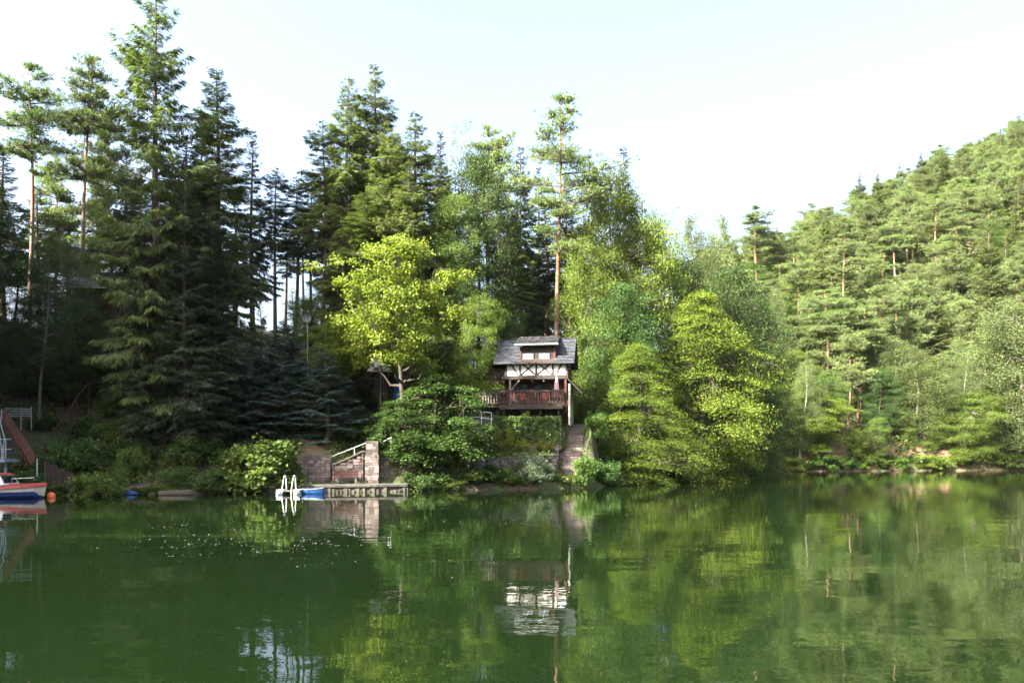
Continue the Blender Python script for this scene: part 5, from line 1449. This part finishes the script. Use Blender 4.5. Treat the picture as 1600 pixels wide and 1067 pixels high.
far('birch', 1432, 535, 146, 48, 'birch with white leaning trunk at the far shore', lean=(0, -.10))
far('broad_c', 1588, 470, 147, 66, 'big pale silvery tree at the right edge of the far shore', crown_mat='birch')
far('birch', 1385, 520, 149, 40, 'bluish pale birch left of the white leaning trunk')
far('pine_a', 1290, 452, 150, 38, 'tall pine with long reddish trunk in the middle of the hillside', rz=.3)
far('pine_c', 1345, 478, 152, 34, 'pine with reddish trunk right of the tallest hillside pine')
far('spruce_a', 1545, 355, 158, 46, 'dark olive spruce with hanging twigs near the right edge', rz=1.5)
far('broad_c', 1510, 610, 145, 42, 'bright green tree leaning over the far shore', lean=(0, .12))
far('hornbeam', 1265, 590, 138, 60, 'light green layered tree at the far shore left of the birches', crown_mat='broad_light')
far('broad_a', 1205, 600, 132, 40, 'green tree at the far shore right of the point')
# bushes and rocks along the far shore
for k in range(34):
    t = k / 33; px = 1082 + 540 * t + rng.uniform(-8, 8); u = (px - 800) / F
    Y = 104.0
    while float(lake_dist(np.array([u * Y]), np.array([Y]))[0]) < .3 and Y < 170: Y += .5
    Y += rng.uniform(0, 1.4); X = u * Y
    key = ('bush_green', 'bush_light', 'bush_dark')[rng.integers(3)]; hs = rng.uniform(.8, 1.9)
    plant(key, X, Y, None, PROTO[key]['R'] * hs * 1.1, 'bush on the red bank of the far shore, ' + ('by the wooded point' if px < 1220 else ('left of the birches' if px < 1360 else ('under the birches' if px < 1490 else 'near the right edge'))), 'shrub', 'bushes along the far shore ' + ('by the point' if px < 1220 else ('left of the birches' if px < 1360 else ('under the birches' if px < 1490 else 'near the right edge'))), hscale=hs, sink=.1)


def rock(px, Y, r, label, seed, zoff=0.0):
    rg = np.random.default_rng(seed); import bmesh
    bm = bmesh.new(); bmesh.ops.create_icosphere(bm, subdivisions=3, radius=1)
    dirs = nrm(rg.normal(0, 1, (9, 3))); lim = rg.uniform(.55, .9, 9)
    for v in bm.verts:
        c_ = np.array(v.co)
        for d_, l_ in zip(dirs, lim):
            q_ = c_ @ d_
            if q_ > l_: c_ = c_ - d_ * (q_ - l_)
        c_ = c_ * (1 + .05 * rg.normal()); v.co = (c_[0] * r[0], c_[1] * r[1], c_[2] * r[2])
    me = bpy.data.meshes.new('rock'); bm.to_mesh(me); bm.free(); me.materials.append(M['rock'])
    x = (px - 800) / F * Y; o = obj('rock', me); o.location = (x, Y, max(hz(x, Y), 0) + r[2] * .3 + zoff); tag(o, label, 'rock', 'red rocks of the far shore')


rock(1168, 119.5, (2.0, 1.6, 2.6), 'upright reddish rock at the far shore right of the point', 1)
rock(1150, 117, (1.4, 1.2, .9), 'small pale rock at the water below the upright reddish rock', 2)
rock(1380, 141.5, (1.5, 1.2, 1.0), 'reddish rock under the bluish birch on the far shore', 3)
rock(1535, 146.5, (2.2, 1.5, 1.3), 'reddish rock at the far shore near the right edge', 4)
rock(1475, 144.5, (1.6, 1.2, 1.0), 'reddish rock right of the white leaning trunk', 5)
rock(1112, 114, (1.8, 1.4, 1.7), 'reddish rock half hidden behind the tip of the point', 6)

# hill ground cover
n = 14000; px = rng.uniform(1070, 1640, n); Yv = rng.uniform(106, 270, n); X = (px - 800) / F * Yv; d = lake_dist(X, Yv); ok = (d > .2) & (X > 22); X, Yv = X[ok], Yv[ok]; Z = height(X, Yv)
k = 7; b = np.repeat(np.arange(len(X)), k); m_ = len(b)
c = np.stack([X, Yv, Z], 1)[b] + rng.normal(0, 1, (m_, 3)) * np.array([.5, .5, 0]); c[:, 2] += rng.uniform(0, 1.3, m_)
hd = rng.uniform(0, 6.28, m_); dd = np.stack([np.cos(hd), np.sin(hd), rng.uniform(-.2, .9, m_)], 1); le = rng.uniform(.35, .9, m_)
V, T_ = blades(c, dd, np.array([0, 0, 1.0]) + rng.normal(0, .4, (m_, 3)), le, le * .5, .15)
r_ = np.clip(rng.uniform(0, .9, m_), 0, .89); r_[rng.uniform(0, 1, m_) < .08] = 1
a = Acc(); a.add(V, T_, r_); tag(obj('undergrowth', a.mesh('hill_undergrowth', M['weeds'])), 'low growth between the trunks of the far hillside', 'undergrowth', kind='stuff')

# ------------------------------------------------------------------ drifting fluff on the water
rng = np.random.default_rng(15); pts = []
def on_water(px, py): Yw = CAM_H * F / (py - HORIZON); return ((px - 800) / F * Yw, Yw)


for _ in range(46):
    c0_ = on_water(rng.normal(440, 95), max(790, rng.normal(845, 17))); n = int(rng.integers(2, 9)); a_ = rng.normal(.15, .2); ln = rng.uniform(.3, 1.6)
    for q in range(n):
        t = rng.uniform(-1, 1); pts.append((c0_[0] + t * ln + rng.normal(0, .04), c0_[1] + t * ln * a_ + rng.normal(0, .07)))
for cx, cy_, sx, sy, n in ((740, 812, 60, 6, 30), (300, 850, 150, 30, 30), (850, 775, 60, 4, 36), (1000, 790, 100, 8, 22), (500, 880, 200, 40, 24)):
    for _ in range(n):
        py = max(776, cy_ + rng.normal(0, sy)); pts.append(on_water(cx + rng.normal(0, sx), py))
fm = MB()
for i, (x, y) in enumerate(pts):
    r = (.009 + .018 * rng.uniform() ** 3) * min(1.0, y / 22); a0 = rng.uniform(0, 6.28); e = rng.uniform(.5, 1); b = len(fm.v)
    for k in range(5):
        t = a0 + k * 1.2566; fm.v.append((x + r * math.cos(t), y + r * e * math.sin(t), .003))
    fm.v.append((x, y, 0.003 + r * .2)); fm.f += [(b + k, b + (k + 1) % 5, b + 5) for k in range(5)]
tag(fm.build('floating_fluff', M['petals']), 'white fluff and petals drifting on the dark water', 'fluff', kind='stuff')


# ------------------------------------------------------------------ summer haze in the valley
if HAZE > 0:
  hzb = MB().box(-1400, 1500, -1400, 1600, -6, 175)
  ho = hzb.build('haze', M['ground']); N = NT('haze'); pv = N.n('ShaderNodeVolumePrincipled'); pv.inputs['Density'].default_value = HAZE
  pv.inputs['Color'].default_value = (0.93, 0.96, 1.0, 1); pv.inputs['Anisotropy'].default_value = 0.2
  N.l(pv.outputs[0], N.out.inputs['Volume']); ho.data.materials.clear(); ho.data.materials.append(N.m); tag(ho, kind='stuff')
